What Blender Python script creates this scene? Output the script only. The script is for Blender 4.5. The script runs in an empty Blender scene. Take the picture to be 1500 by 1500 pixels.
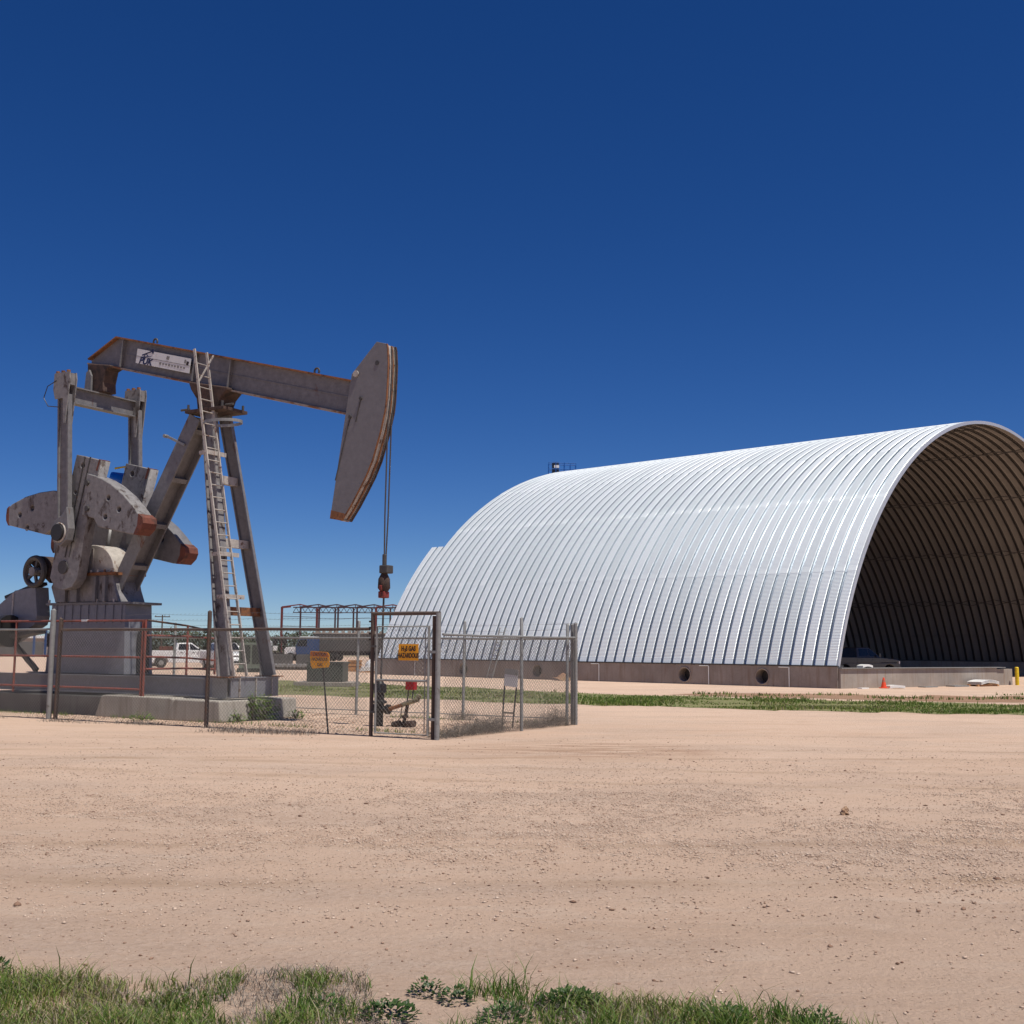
import bpy, math, random
import numpy as np
from mathutils import Vector, Matrix

random.seed(7); rng = np.random.default_rng(7)
R = math.radians
S = bpy.context.scene
COL = S.collection

# ------------------------------------------------------------------ camera, sky, sun, exposure
cam = bpy.data.cameras.new('camera'); cam_o = bpy.data.objects.new('camera', cam); COL.objects.link(cam_o)
cam.sensor_width = 36; cam.lens = 1730 / 1500 * 36; cam.clip_start = .1; cam.clip_end = 8000
cam_o.matrix_world = Matrix.Translation((0, 0, 1.7)) @ Matrix.Rotation(R(90) + math.atan2(200, 1730), 4, 'X') @ Matrix.Rotation(.008, 4, 'Z')
S.camera = cam_o
SUN_EL, SUN_H = R(67), Vector((.75, -.66)).normalized()
W = bpy.data.worlds.new('World'); S.world = W; W.use_nodes = True
wn = W.node_tree.nodes; wl = W.node_tree.links
sky = wn.new('ShaderNodeTexSky'); sky.sky_type = 'NISHITA'; sky.sun_disc = False
sky.sun_elevation = SUN_EL; sky.sun_rotation = math.atan2(SUN_H.x, SUN_H.y)
sky.altitude = 900; sky.air_density = .7; sky.dust_density = 0; sky.ozone_density = 6.0
hs = wn.new('ShaderNodeHueSaturation'); hs.inputs['Saturation'].default_value = 1.25; hs.inputs['Hue'].default_value = .512
wl.new(sky.outputs[0], hs.inputs['Color']); wl.new(hs.outputs[0], wn['Background'].inputs[0]); wn['Background'].inputs[1].default_value = .079
sun = bpy.data.lights.new('sun', 'SUN'); sun_o = bpy.data.objects.new('sun', sun); COL.objects.link(sun_o)
sun.energy = 5.0; sun.angle = R(.53); sun.color = (1, .95, .86)
sdir = Vector((SUN_H.x * math.cos(SUN_EL), SUN_H.y * math.cos(SUN_EL), math.sin(SUN_EL)))
sun_o.rotation_euler = (-sdir).to_track_quat('-Z', 'Y').to_euler(); sun_o.location = (0, 0, 60)
S.view_settings.view_transform = 'Standard'; S.view_settings.look = 'None'
S.view_settings.exposure = 0; S.view_settings.gamma = 1

# ------------------------------------------------------------------ materials
def nodes(name):
    m = bpy.data.materials.new(name); m.use_nodes = True
    nt = m.node_tree; b = nt.nodes['Principled BSDF']
    return m, nt, b
def N(nt, typ, **kw):
    n = nt.nodes.new(typ)
    for k, v in kw.items(): setattr(n, k, v)
    return n
def noise(nt, vec, scale, detail=6, rough=.6, dist=0):
    n = N(nt, 'ShaderNodeTexNoise'); n.inputs['Scale'].default_value = scale; n.inputs['Detail'].default_value = detail
    n.inputs['Roughness'].default_value = rough; n.inputs['Distortion'].default_value = dist
    if vec: nt.links.new(vec, n.inputs['Vector'])
    return n.outputs['Fac']
def ramp(nt, fac, stops):
    r = N(nt, 'ShaderNodeValToRGB'); e = r.color_ramp.elements
    while len(e) < len(stops): e.new(.5)
    for i, (p, c) in enumerate(stops):
        e[i].position = p; e[i].color = (c, c, c, 1) if isinstance(c, (int, float)) else (*c, 1)
    nt.links.new(fac, r.inputs['Fac']); return r.outputs['Color']
def mix(nt, fac, a, b, blend='MIX'):
    n = N(nt, 'ShaderNodeMix', data_type='RGBA', blend_type=blend)
    for s, v in ((0, fac), (6, a), (7, b)):
        if isinstance(v, (int, float)): n.inputs[s].default_value = v
        elif isinstance(v, tuple): n.inputs[s].default_value = (*v, 1)
        else: nt.links.new(v, n.inputs[s])
    return n.outputs[2]
def coords(nt, scale=None):
    t = N(nt, 'ShaderNodeTexCoord').outputs['Object']
    if scale:
        m = N(nt, 'ShaderNodeMapping'); m.inputs['Scale'].default_value = scale; nt.links.new(t, m.inputs['Vector']); return m.outputs[0]
    return t
def bump(nt, b, h, strength=.3, dist=.01):
    n = N(nt, 'ShaderNodeBump'); n.inputs['Strength'].default_value = strength; n.inputs['Distance'].default_value = dist
    nt.links.new(h, n.inputs['Height']); nt.links.new(n.outputs[0], b.inputs['Normal'])
def paint(name, col, rust=None, lo=.52, hi=.62, scale=3., rough=.55, metal=0., var=.25, streak=1., bmp=.15):
    """painted or bare metal: tonal mottling, shaped rust or dirt stains"""
    m, nt, b = nodes(name); v = coords(nt)
    k = noise(nt, v, 7, 8, .7)
    dark = tuple(c * (1 - var) for c in col); light = tuple(min(1, c * (1 + var)) for c in col)
    c = mix(nt, ramp(nt, k, [(.3, 0.), (.7, 1.)]), dark, light)
    if rust:
        f = noise(nt, coords(nt, (1, 1, 1 / streak)), scale, 9, .68, .4)
        c = mix(nt, ramp(nt, f, [(lo, 0.), (hi, 1.)]), c, mix(nt, noise(nt, v, 22), rust, tuple(x * .45 for x in rust)))
    nt.links.new(c, b.inputs['Base Color']); b.inputs['Roughness'].default_value = rough; b.inputs['Metallic'].default_value = metal
    if bmp: bump(nt, b, noise(nt, v, 40), bmp, .004)
    return m
M = {}
M['grey'] = paint('grey_paint', (.158, .152, .156), (.15, .06, .028), .62, .70, 2.4, .5, streak=2.5)
M['grey_head'] = paint('grey_head_paint', (.168, .16, .166), (.13, .07, .04), .67, .76, 1.6, .5, var=.14, streak=3)
M['grey_worn'] = paint('worn_grey_paint', (.20, .19, .19), (.085, .06, .05), .55, .62, 4.2, .6, var=.3, streak=2)
M['grey_blue'] = paint('bluish_grey_paint', (.185, .188, .21), (.16, .1, .07), .68, .78, 2, .5, var=.15, streak=4)
M['pale_grey'] = paint('pale_worn_paint', (.40, .365, .33), (.2, .09, .04), .56, .64, 5, .6)
M['rust'] = paint('rusted_steel', (.23, .095, .038), (.12, .05, .025), .5, .62, 4, .8)
M['rust_dark'] = paint('dark_rust', (.065, .037, .028), (.04, .025, .02), .5, .6, 5, .8)
M['red_end'] = paint('red_oxide_end', (.16, .05, .032), (.085, .04, .03), .48, .64, 5, .85)
M['red_rail'] = paint('red_primer_pipe', (.23, .06, .045), (.16, .06, .04), .5, .64, 4, .7)
M['black'] = paint('black_grease', (.018, .017, .017), None, rough=.5)
M['dark_steel'] = paint('dark_steel', (.06, .055, .052), (.1, .05, .03), .58, .68, 6, .55)
M['brown_pipe'] = paint('brown_pipe', (.085, .06, .048), (.14, .07, .04), .5, .64, 5, .75)
M['galv'] = paint('galvanised_pipe', (.27, .27, .26), (.15, .12, .10), .56, .72, 6, .55, .3, var=.15)
M['wire'] = paint('chain_link_wire', (.17, .16, .15), (.2, .15, .11), .55, .7, 3, .5, .5, var=.1, bmp=0)
M['white'] = paint('white_paint', (.78, .78, .76), (.45, .38, .3), .66, .8, 3, .3, var=.05, bmp=0)
M['truck_white'] = paint('truck_white', (.78, .78, .77), (.5, .42, .34), .6, .9, 1.6, .25, var=.03, bmp=0)
M['truck_dark'] = paint('truck_charcoal', (.04, .042, .047), None, rough=.25, bmp=0)
M['rubber'] = paint('tyre_rubber', (.022, .022, .022), None, rough=.9)
M['glass'] = paint('dark_glass', (.012, .015, .018), None, rough=.06, var=0, bmp=0)
M['lamp_red'] = paint('red_lamp', (.45, .02, .015), None, rough=.25, bmp=0)
M['lamp_clear'] = paint('clear_lamp', (.7, .7, .68), None, rough=.2, bmp=0)
M['blue'] = paint('blue_paint', (.025, .07, .19), None, rough=.35)
M['blue_bright'] = paint('bright_blue_plastic', (.01, .17, .62), None, rough=.35, var=.1)
M['yellow'] = paint('yellow_paint', (.72, .5, .01), (.4, .28, .05), .62, .75, 5, .5)
M['sign_orange'] = paint('orange_sign', (.78, .34, .008), (.5, .16, .01), .56, .75, 4, .5, var=.08, bmp=0)
M['ink'] = paint('black_ink', (.025, .012, .01), None, rough=.6, bmp=0)
M['ink_faint'] = paint('faded_ink', (.22, .21, .2), None, rough=.7, bmp=0)
M['ink_blue'] = paint('navy_ink', (.015, .02, .07), None, rough=.6, bmp=0)
M['sign_white'] = paint('white_sign', (.62, .62, .62), (.3, .27, .25), .6, .8, 4, .5, var=.06, bmp=0)
M['red_box'] = paint('red_box', (.38, .015, .018), None, rough=.45)
M['orange_cone'] = paint('orange_cone', (.75, .07, .02), None, rough=.6, var=.1)
M['green_box'] = paint('dark_green_cabinet', (.035, .045, .036), (.05, .05, .045), .5, .7, 3, .5)
M['sage'] = paint('sage_green_paint', (.17, .21, .16), None, rough=.55)
M['timber'] = paint('raw_timber', (.46, .24, .1), (.3, .15, .07), .5, .62, 6, .8)
M['red_frame'] = paint('red_oxide_frame', (.16, .035, .032), (.09, .03, .03), .5, .65, 1.5, .7)
M['dark_frame'] = paint('dark_red_frame', (.06, .03, .035), None, rough=.7)
M['trailer'] = paint('grey_trailer', (.075, .072, .07), (.12, .11, .10), .55, .7, 1.2, .7)
M['brick_red'] = paint('brown_bundle', (.3, .1, .05), None, rough=.8)
M['pole_wood'] = paint('pole_wood', (.1, .075, .06), None, rough=.9)

def concrete(name, col, stain, sc=1.6, joint=False):
    m, nt, b = nodes(name); v = coords(nt)
    c = mix(nt, ramp(nt, noise(nt, v, sc, 8, .65), [(.3, 0.), (.7, 1.)]), tuple(x * .78 for x in col), tuple(x * 1.15 for x in col))
    c = mix(nt, ramp(nt, noise(nt, coords(nt, (4, 4, .35)), 1.7, 6, .6), [(.5, 0.), (.72, .75)]), c, stain)
    c = mix(nt, ramp(nt, noise(nt, v, 55, 3), [(.33, 1.), (.40, 0.)]), c, tuple(x * .5 for x in col))
    nt.links.new(c, b.inputs['Base Color']); b.inputs['Roughness'].default_value = .9
    bump(nt, b, noise(nt, v, 30, 8), .35, .01); return m
M['concrete'] = concrete('weathered_concrete', (.36, .33, .285), (.2, .17, .14))
M['concrete_dark'] = concrete('grey_concrete', (.12, .117, .115), (.07, .07, .07))
M['concrete_wall'] = concrete('stem_wall_concrete', (.33, .285, .245), (.24, .17, .125), .8)

# galvanised arch sheet: crimps are geometry, tone differs from sheet to sheet
def arch_mat():
    m, nt, b = nodes('galvanised_arch_sheet')
    uv = N(nt, 'ShaderNodeTexCoord').outputs['UV']; sx = N(nt, 'ShaderNodeSeparateXYZ'); nt.links.new(uv, sx.inputs[0])
    dv = N(nt, 'ShaderNodeMath', operation='DIVIDE'); nt.links.new(sx.outputs[0], dv.inputs[0]); dv.inputs[1].default_value = 5.2
    fl = N(nt, 'ShaderNodeMath', operation='FLOOR'); nt.links.new(dv.outputs[0], fl.inputs[0])
    oi = N(nt, 'ShaderNodeObjectInfo'); ad = N(nt, 'ShaderNodeMath', operation='MULTIPLY_ADD')
    nt.links.new(oi.outputs['Random'], ad.inputs[0]); ad.inputs[1].default_value = 91.7; nt.links.new(fl.outputs[0], ad.inputs[2])
    wh = N(nt, 'ShaderNodeTexWhiteNoise', noise_dimensions='1D'); nt.links.new(ad.outputs[0], wh.inputs['W'])
    c = mix(nt, wh.outputs['Value'], (.74, .80, .81), (.91, .96, .965))
    sp = noise(nt, coords(nt), 9, 5, .7)
    c = mix(nt, ramp(nt, sp, [(.35, 0.), (.7, .25)]), c, (.70, .72, .75))
    bf = N(nt, 'ShaderNodeNewGeometry').outputs['Backfacing']      # inner face coloured darker and browner, putting the interior shade into the colour
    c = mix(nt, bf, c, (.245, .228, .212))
    nt.links.new(c, b.inputs['Base Color'])
    b.inputs['Metallic'].default_value = .22
    r = N(nt, 'ShaderNodeMapRange'); nt.links.new(wh.outputs['Value'], r.inputs[0]); r.inputs[3].default_value = .52; r.inputs[4].default_value = .38
    nt.links.new(r.outputs[0], b.inputs['Roughness'])
    return m
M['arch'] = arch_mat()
def flank_mat():
    m, nt, b = nodes('smooth_galvanised_flank_shaded')
    c = mix(nt, noise(nt, coords(nt), 5, 5, .7), (.47, .52, .57), (.60, .645, .69))  # smooth metal, base darkened to paint the shaded lines between crowns
    c = mix(nt, N(nt, 'ShaderNodeNewGeometry').outputs['Backfacing'], c, (.115, .105, .097))  # inner side darker still, interior shade put into the colour
    nt.links.new(c, b.inputs['Base Color']); b.inputs['Metallic'].default_value = 1; b.inputs['Roughness'].default_value = .42; return m
M['flank'] = flank_mat()
M['rim'] = paint('galvanised_rim', (.55, .57, .60), None, rough=.45, metal=.5, var=.1, bmp=0)

def ground_mat():
    m, nt, b = nodes('caliche_ground'); v = coords(nt)
    big = noise(nt, coords(nt, (.05, .22, 1)), 1.0, 6, .6, .6)
    mid = noise(nt, coords(nt, (.35, 1.1, 1)), 1.0, 7, .65, .8)
    fine = noise(nt, v, 28, 6, .75)
    c = mix(nt, ramp(nt, big, [(.32, 0.), (.68, 1.)]), (.58, .405, .295), (.645, .47, .355))
    c = mix(nt, ramp(nt, mid, [(.52, 0.), (.76, .7)]), c, (.46, .305, .21))
    c = mix(nt, ramp(nt, noise(nt, coords(nt, (.6, 2.4, 1)), 1.3, 8, .7, .5), [(.52, 0.), (.68, .65)]), c, (.66, .51, .40))
    c = mix(nt, ramp(nt, fine, [(.30, .75), (.44, 0.)]), c, (.30, .185, .125))
    c = mix(nt, ramp(nt, noise(nt, v, 75, 3, .6), [(.60, 0.), (.70, .6)]), c, (.60, .47, .38))
    vo = N(nt, 'ShaderNodeTexVoronoi', feature='F1'); vo.inputs['Scale'].default_value = 34; nt.links.new(v, vo.inputs['Vector'])
    grav = ramp(nt, noise(nt, coords(nt, (.22, .5, 1)), 1.1, 5, .6), [(.46, 0.), (.6, 1.)])
    peb = mix(nt, vo.outputs['Color'], (.33, .22, .16), (.62, .49, .40))
    pm = N(nt, 'ShaderNodeMath', operation='MULTIPLY'); nt.links.new(grav, pm.inputs[0]); pm.inputs[1].default_value = .4
    c = mix(nt, pm.outputs[0], c, peb)
    # tyre tracks: two long curving pairs of packed, slightly darker wheel marks
    ps = N(nt, 'ShaderNodeSeparateXYZ'); nt.links.new(v, ps.inputs[0])
    def track(c0, c1, c2, w):
        def mth(op, a, b_):
            n_ = N(nt, 'ShaderNodeMath', operation=op)
            for i_, q_ in enumerate((a, b_)):
                if isinstance(q_, (int, float)): n_.inputs[i_].default_value = q_
                else: nt.links.new(q_, n_.inputs[i_])
            return n_.outputs[0]
        X, Y = ps.outputs[0], ps.outputs[1]
        curve = mth('ADD', mth('ADD', mth('MULTIPLY', mth('MULTIPLY', X, X), c2), mth('MULTIPLY', X, c1)), c0)
        d = mth('ABSOLUTE', mth('SUBTRACT', Y, curve), 0); d = mth('ABSOLUTE', mth('SUBTRACT', d, w), 0)
        return mth('MULTIPLY', ramp(nt, d, [(.06, 1.), (.24, 0.)]), ramp(nt, noise(nt, coords(nt, (.5, 1.5, 1)), 1.5, 6, .7), [(.38, 0.), (.6, .62)]))
    for a_ in ((16.5, -.12, .006, .85), (19.6, .06, -.004, .8), (9.6, .05, .012, .8)):
        c = mix(nt, track(*a_), c, (.43, .295, .20))
    # damp brown patch by the gate corner
    pp = N(nt, 'ShaderNodeMapping'); pp.inputs['Location'].default_value = (-.45, -9.4, 0); pp.inputs['Scale'].default_value = (.32, .46, 0); nt.links.new(v, pp.inputs['Vector'])
    ln = N(nt, 'ShaderNodeVectorMath', operation='LENGTH'); nt.links.new(pp.outputs[0], ln.inputs[0])
    dm = N(nt, 'ShaderNodeMath', operation='MULTIPLY'); nt.links.new(ramp(nt, ln.outputs['Value'], [(.35, 1.), (1., 0.)]), dm.inputs[0]); nt.links.new(ramp(nt, noise(nt, coords(nt, (.5, 2.2, 1)), 1.6, 8, .7), [(.4, 0.), (.62, .75)]), dm.inputs[1])
    c = mix(nt, dm.outputs[0], c, (.30, .165, .095))
    # far plain: scrub and pasture beyond the yard
    pos = N(nt, 'ShaderNodeSeparateXYZ'); nt.links.new(v, pos.inputs[0])
    far = N(nt, 'ShaderNodeMapRange'); nt.links.new(pos.outputs[1], far.inputs[0]); far.inputs[1].default_value = 190; far.inputs[2].default_value = 260
    c = mix(nt, far.outputs[0], c, mix(nt, noise(nt, v, .03), (.10, .11, .055), (.22, .18, .11)))
    nt.links.new(c, b.inputs['Base Color']); b.inputs['Roughness'].default_value = .95; b.inputs['Specular IOR Level'].default_value = .2
    h = mix(nt, .12, noise(nt, v, 11, 9, .8), vo.outputs['Distance'])
    bump(nt, b, h, 1.0, .05); return m
M['ground'] = ground_mat()
def verge_mat(name, a, d, e):
    m, nt, b = nodes(name); v = coords(nt)
    c = mix(nt, ramp(nt, noise(nt, coords(nt, (.3, 1, 1)), .9, 7, .7), [(.38, 0.), (.62, 1.)]), a, d)
    c = mix(nt, ramp(nt, noise(nt, v, 3.2, 8, .75), [(.5, 0.), (.66, .8)]), c, e)
    nt.links.new(c, b.inputs['Base Color']); b.inputs['Roughness'].default_value = 1
    bump(nt, b, noise(nt, v, 9, 8, .8), 1, .06); return m
M['verge'] = verge_mat('grassy_verge', (.14, .165, .045), (.22, .21, .08), (.40, .30, .19))
M['red_soil'] = verge_mat('red_bank_soil', (.30, .16, .095), (.36, .22, .14), (.2, .15, .07))
def leaf_mat(name, stops, rough=.6, trans=True):
    m, nt, b = nodes(name)
    a = N(nt, 'ShaderNodeAttribute', attribute_name='tone')
    c = ramp(nt, a.outputs['Fac'], stops)
    nt.links.new(c, b.inputs['Base Color']); b.inputs['Roughness'].default_value = rough
    if trans:
        t = N(nt, 'ShaderNodeBsdfTranslucent'); nt.links.new(c, t.inputs[0]); ms = N(nt, 'ShaderNodeMixShader'); ms.inputs[0].default_value = .3
        nt.links.new(b.outputs[0], ms.inputs[1]); nt.links.new(t.outputs[0], ms.inputs[2]); nt.links.new(ms.outputs[0], nt.nodes['Material Output'].inputs[0])
    return m
M['grass'] = leaf_mat('grass_blades', [(0, (.04, .095, .010)), (.45, (.095, .175, .020)), (.75, (.21, .26, .05)), (.9, (.30, .25, .10)), (1, (.36, .30, .19))])
M['weed'] = leaf_mat('weed_leaves', [(0, (.022, .05, .01)), (.6, (.05, .10, .02)), (1, (.12, .17, .05))], .5)
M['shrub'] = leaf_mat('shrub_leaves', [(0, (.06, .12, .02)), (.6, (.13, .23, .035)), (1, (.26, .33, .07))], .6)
M['dry'] = leaf_mat('dry_stems', [(0, (.09, .075, .062)), (.5, (.19, .16, .135)), (1, (.36, .31, .26))], .9, False)
M['tree'] = leaf_mat('far_foliage', [(0, (.022, .034, .018)), (.6, (.04, .058, .028)), (1, (.075, .085, .045))], .9, False)
M['stone'] = leaf_mat('field_stones', [(0, (.17, .095, .062)), (.25, (.30, .185, .125)), (.6, (.48, .345, .26)), (1, (.60, .47, .37))], .95, False)

# ------------------------------------------------------------------ mesh helpers
def link(o, parent=None):
    COL.objects.link(o)
    if parent is not None: o.parent = parent
    return o
def tag(o, label=None, cat=None, group=None, kind=None):
    if label: o['label'] = label
    if cat: o['category'] = cat
    if group: o['group'] = group
    if kind: o['kind'] = kind
    return o
def empty(name, loc=(0, 0, 0), rz=0, label=None, cat=None, group=None):
    o = bpy.data.objects.new(name, None); o.location = loc; o.rotation_euler = (0, 0, rz); o.empty_display_size = .2
    COL.objects.link(o); return tag(o, label, cat, group)
class MB:
    def __init__(s): s.v = []; s.f = []
    def add(s, v, f):
        k = len(s.v); s.v += [tuple(p) for p in v]; s.f += [tuple(i + k for i in q) for q in f]; return s
    def box(s, c, d, rz=0):
        x, y, z = (q / 2 for q in d); cr, sr = math.cos(rz), math.sin(rz); P = []
        for a, b_, e in ((-x, -y, -z), (x, -y, -z), (x, y, -z), (-x, y, -z), (-x, -y, z), (x, -y, z), (x, y, z), (-x, y, z)):
            P.append((c[0] + a * cr - b_ * sr, c[1] + a * sr + b_ * cr, c[2] + e))
        return s.add(P, [(3, 2, 1, 0), (4, 5, 6, 7), (0, 1, 5, 4), (1, 2, 6, 5), (2, 3, 7, 6), (3, 0, 4, 7)])
    def span(s, a, b_): return s.box([(p + q) / 2 for p, q in zip(a, b_)], [abs(q - p) for p, q in zip(a, b_)])
    def bar(s, p0, p1, w, h, side=(0, 1, 0)):
        """rectangular bar from p0 to p1; w along side, h across"""
        p0, p1 = Vector(p0), Vector(p1); d = (p1 - p0).normalized(); sd = Vector(side); sd = (sd - d * sd.dot(d)).normalized(); up = d.cross(sd)
        P = [p + sd * a * w / 2 + up * b_ * h / 2 for p in (p0, p1) for a, b_ in ((-1, -1), (1, -1), (1, 1), (-1, 1))]
        return s.add(P, [(0, 1, 2, 3), (7, 6, 5, 4), (0, 4, 5, 1), (1, 5, 6, 2), (2, 6, 7, 3), (3, 7, 4, 0)])
    def tube(s, pts, r, n=8, closed=False):
        pts = [Vector(p) for p in pts]; k = len(s.v); m = len(pts); ref = None; rings = []
        for i, p in enumerate(pts):
            a = pts[(i - 1) % m] if (closed or i) else p; c = pts[(i + 1) % m] if (closed or i < m - 1) else p
            d = (c - a).normalized()
            if ref is None:
                ref = d.orthogonal().normalized()
            else: ref = (ref - d * ref.dot(d)).normalized()
            e = d.cross(ref); rr = r[i] if isinstance(r, (list, tuple)) else r
            s.v += [tuple(p + (ref * math.cos(2 * math.pi * j / n) + e * math.sin(2 * math.pi * j / n)) * rr) for j in range(n)]
        for i in range(m if closed else m - 1):
            a, c = k + i * n, k + ((i + 1) % m) * n
            s.f += [(a + j, a + (j + 1) % n, c + (j + 1) % n, c + j) for j in range(n)]
        if not closed:
            s.f.append(tuple(k + j for j in reversed(range(n)))); s.f.append(tuple(k + (m - 1) * n + j for j in range(n)))
        return s
    def prism(s, poly, y0, y1):
        """polygon in x,z extruded along y"""
        n = len(poly); a = sum(poly[i][0] * poly[(i + 1) % n][1] - poly[(i + 1) % n][0] * poly[i][1] for i in range(n))
        if a < 0: poly = poly[::-1]
        P = [(x, y0, z) for x, z in poly] + [(x, y1, z) for x, z in poly]
        return s.add(P, [tuple(range(n)), tuple(reversed(range(n, 2 * n)))] + [((i + 1) % n, i, i + n, (i + 1) % n + n) for i in range(n)])
    def hbeam(s, p0, p1, side, depth, width, tf=.035, tw=.03):
        """flanges lie at +-depth/2 along side; web between"""
        p0, p1 = Vector(p0), Vector(p1); d = (p1 - p0).normalized(); sd = Vector(side); sd = (sd - d * sd.dot(d)).normalized()
        for k in (-1, 1): s.bar(p0 + sd * k * (depth / 2 - tf / 2), p1 + sd * k * (depth / 2 - tf / 2), tf, width, sd)
        return s.bar(p0, p1, depth - 2 * tf, tw, sd)
    def cyl(s, p0, p1, r, n=20): return s.tube([p0, p1], r, n)
    def build(s, name, mat, parent=None, smooth=False, bevel=0, ang=40):
        me = bpy.data.meshes.new(name); me.from_pydata(s.v, [], s.f); me.update()
        return finish(me, name, mat, parent, smooth, bevel, ang)
def finish(me, name, mat, parent=None, smooth=False, bevel=0, ang=40):
    me.materials.append(M[mat] if isinstance(mat, str) else mat)
    if smooth:
        me.polygons.foreach_set('use_smooth', [True] * len(me.polygons)); me.set_sharp_from_angle(angle=R(ang))
    o = bpy.data.objects.new(name, me); link(o, parent)
    if bevel:
        b = o.modifiers.new('bevel', 'BEVEL'); b.width = bevel; b.segments = 2; b.limit_method = 'ANGLE'; b.angle_limit = R(35)
    return o
def plate(name, loops, y0, y1, mat, parent, bev=.012):
    """flat plate with holes: loops in x,z (first is the outline), thickness along y"""
    cu = bpy.data.curves.new(name, 'CURVE'); cu.dimensions = '2D'; cu.fill_mode = 'BOTH'
    t = abs(y1 - y0) / 2; cu.extrude = t - bev; cu.bevel_depth = bev; cu.bevel_resolution = 1; cu.offset = -bev
    for lp in loops:
        sp = cu.splines.new('POLY'); sp.points.add(len(lp) - 1); sp.use_cyclic_u = True
        for p, (x, z) in zip(sp.points, lp): p.co = (x, z, 0, 1)
    t_o = bpy.data.objects.new('tmp', cu); COL.objects.link(t_o)
    me = bpy.data.meshes.new_from_object(t_o.evaluated_get(bpy.context.evaluated_depsgraph_get()))
    bpy.data.objects.remove(t_o); bpy.data.curves.remove(cu)
    me.transform(Matrix.Translation((0, (y0 + y1) / 2, 0)) @ Matrix.Rotation(R(90), 4, 'X')); me.materials.clear(); me.name = name
    return finish(me, name, mat, parent)
def circ(x, z, r, n=14): return [(x + r * math.cos(2 * math.pi * i / n), z + r * math.sin(2 * math.pi * i / n)) for i in range(n)]
def text_mesh(name, body, size, mat, parent, loc, rot, sx=1, bold=0, align='CENTER', shear=0):
    cu = bpy.data.curves.new(name, 'FONT'); cu.body = body; cu.size = size; cu.align_x = align; cu.align_y = 'CENTER'; cu.extrude = .002; cu.offset = bold; cu.shear = shear
    t_o = bpy.data.objects.new('tmp', cu); COL.objects.link(t_o)
    me = bpy.data.meshes.new_from_object(t_o.evaluated_get(bpy.context.evaluated_depsgraph_get()))
    bpy.data.objects.remove(t_o); bpy.data.curves.remove(cu)
    me.transform(Matrix.Diagonal((sx, 1, 1, 1))); me.materials.clear(); me.name = name
    o = finish(me, name, mat, parent); o.matrix_local = Matrix.Translation(loc) @ rot; return o
def raw_mesh(name, V, F, tone, mat, parent=None, smooth=False):
    """V (n,3), F (m,k) arrays, tone per vertex"""
    V = np.asarray(V, np.float32); F = np.asarray(F, np.int32); k = F.shape[1]
    me = bpy.data.meshes.new(name); me.vertices.add(len(V)); me.vertices.foreach_set('co', V.ravel())
    me.loops.add(F.size); me.loops.foreach_set('vertex_index', F.ravel())
    me.polygons.add(len(F)); me.polygons.foreach_set('loop_start', np.arange(0, F.size, k, dtype=np.int32))
    me.update(calc_edges=True)
    if tone is not None:
        a = me.attributes.new('tone', 'FLOAT', 'POINT'); a.data.foreach_set('value', np.asarray(tone, np.float32))
    if smooth: me.polygons.foreach_set('use_smooth', [True] * len(me.polygons))
    me.materials.append(M[mat]); o = bpy.data.objects.new(name, me); return link(o, parent)
def vnoise(x, y, seed=0):
    xi, yi = np.floor(x).astype(np.int64), np.floor(y).astype(np.int64); fx, fy = x - xi, y - yi
    h = lambda a, b: ((np.sin(a * 127.1 + b * 311.7 + seed * 74.7) * 43758.5453) % 1)
    fx = fx * fx * (3 - 2 * fx); fy = fy * fy * (3 - 2 * fy)
    return (h(xi, yi) * (1 - fx) + h(xi + 1, yi) * fx) * (1 - fy) + (h(xi, yi + 1) * (1 - fx) + h(xi + 1, yi + 1) * fx) * fy
def gz(x, y):
    """gentle relief of the yard near the photographer"""
    x = np.asarray(x, float); y = np.asarray(y, float)
    a = np.clip((y - 2) / 3, 0, 1) * np.clip((24 - y) / 8, 0, 1) * np.clip((40 - abs(x)) / 8, 0, 1)
    h = .05 * (vnoise(x * .35, y * .6) - .5) + .03 * (vnoise(x * 1.3, y * 1.9, 1) - .5) + .018 * (vnoise(x * 4, y * 4, 2) - .5)
    return h * a
def blades(name, P, H, lean, width, mat, parent=None, tone=None, seg=2):
    """many grass blades: P (n,3) roots, H heights"""
    n = len(P); az = rng.uniform(0, 2 * np.pi, n); d = np.stack([np.cos(az), np.sin(az)], 1)
    wz = rng.uniform(0, 2 * np.pi, n); w = np.stack([np.cos(wz), np.sin(wz)], 1) * (width * rng.uniform(.6, 1.3, n))[:, None] / 2
    ln = lean * rng.uniform(.3, 1.3, n) * H; V = np.zeros((n, 5, 3))
    V[:, 0, :2] = P[:, :2] - w; V[:, 1, :2] = P[:, :2] + w
    mid = P[:, :2] + d * (ln * .3)[:, None]; V[:, 2, :2] = mid + w * .8; V[:, 3, :2] = mid - w * .8
    V[:, 4, :2] = P[:, :2] + d * ln[:, None]
    V[:, :2, 2] = P[:, 2:3] - .01; V[:, 2:4, 2] = (P[:, 2] + H * .55)[:, None]; V[:, 4, 2] = P[:, 2] + H * np.sqrt(np.clip(1 - (lean * .4) ** 2, .3, 1))
    k = np.arange(n)[:, None] * 5
    F = np.concatenate([k + [0, 1, 2], k + [0, 2, 3], k + [3, 2, 4]], 0)
    if tone is None: tone = rng.uniform(0, 1, n)
    return raw_mesh(name, V.reshape(-1, 3), F, np.repeat(tone, 5), mat, parent)
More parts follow.
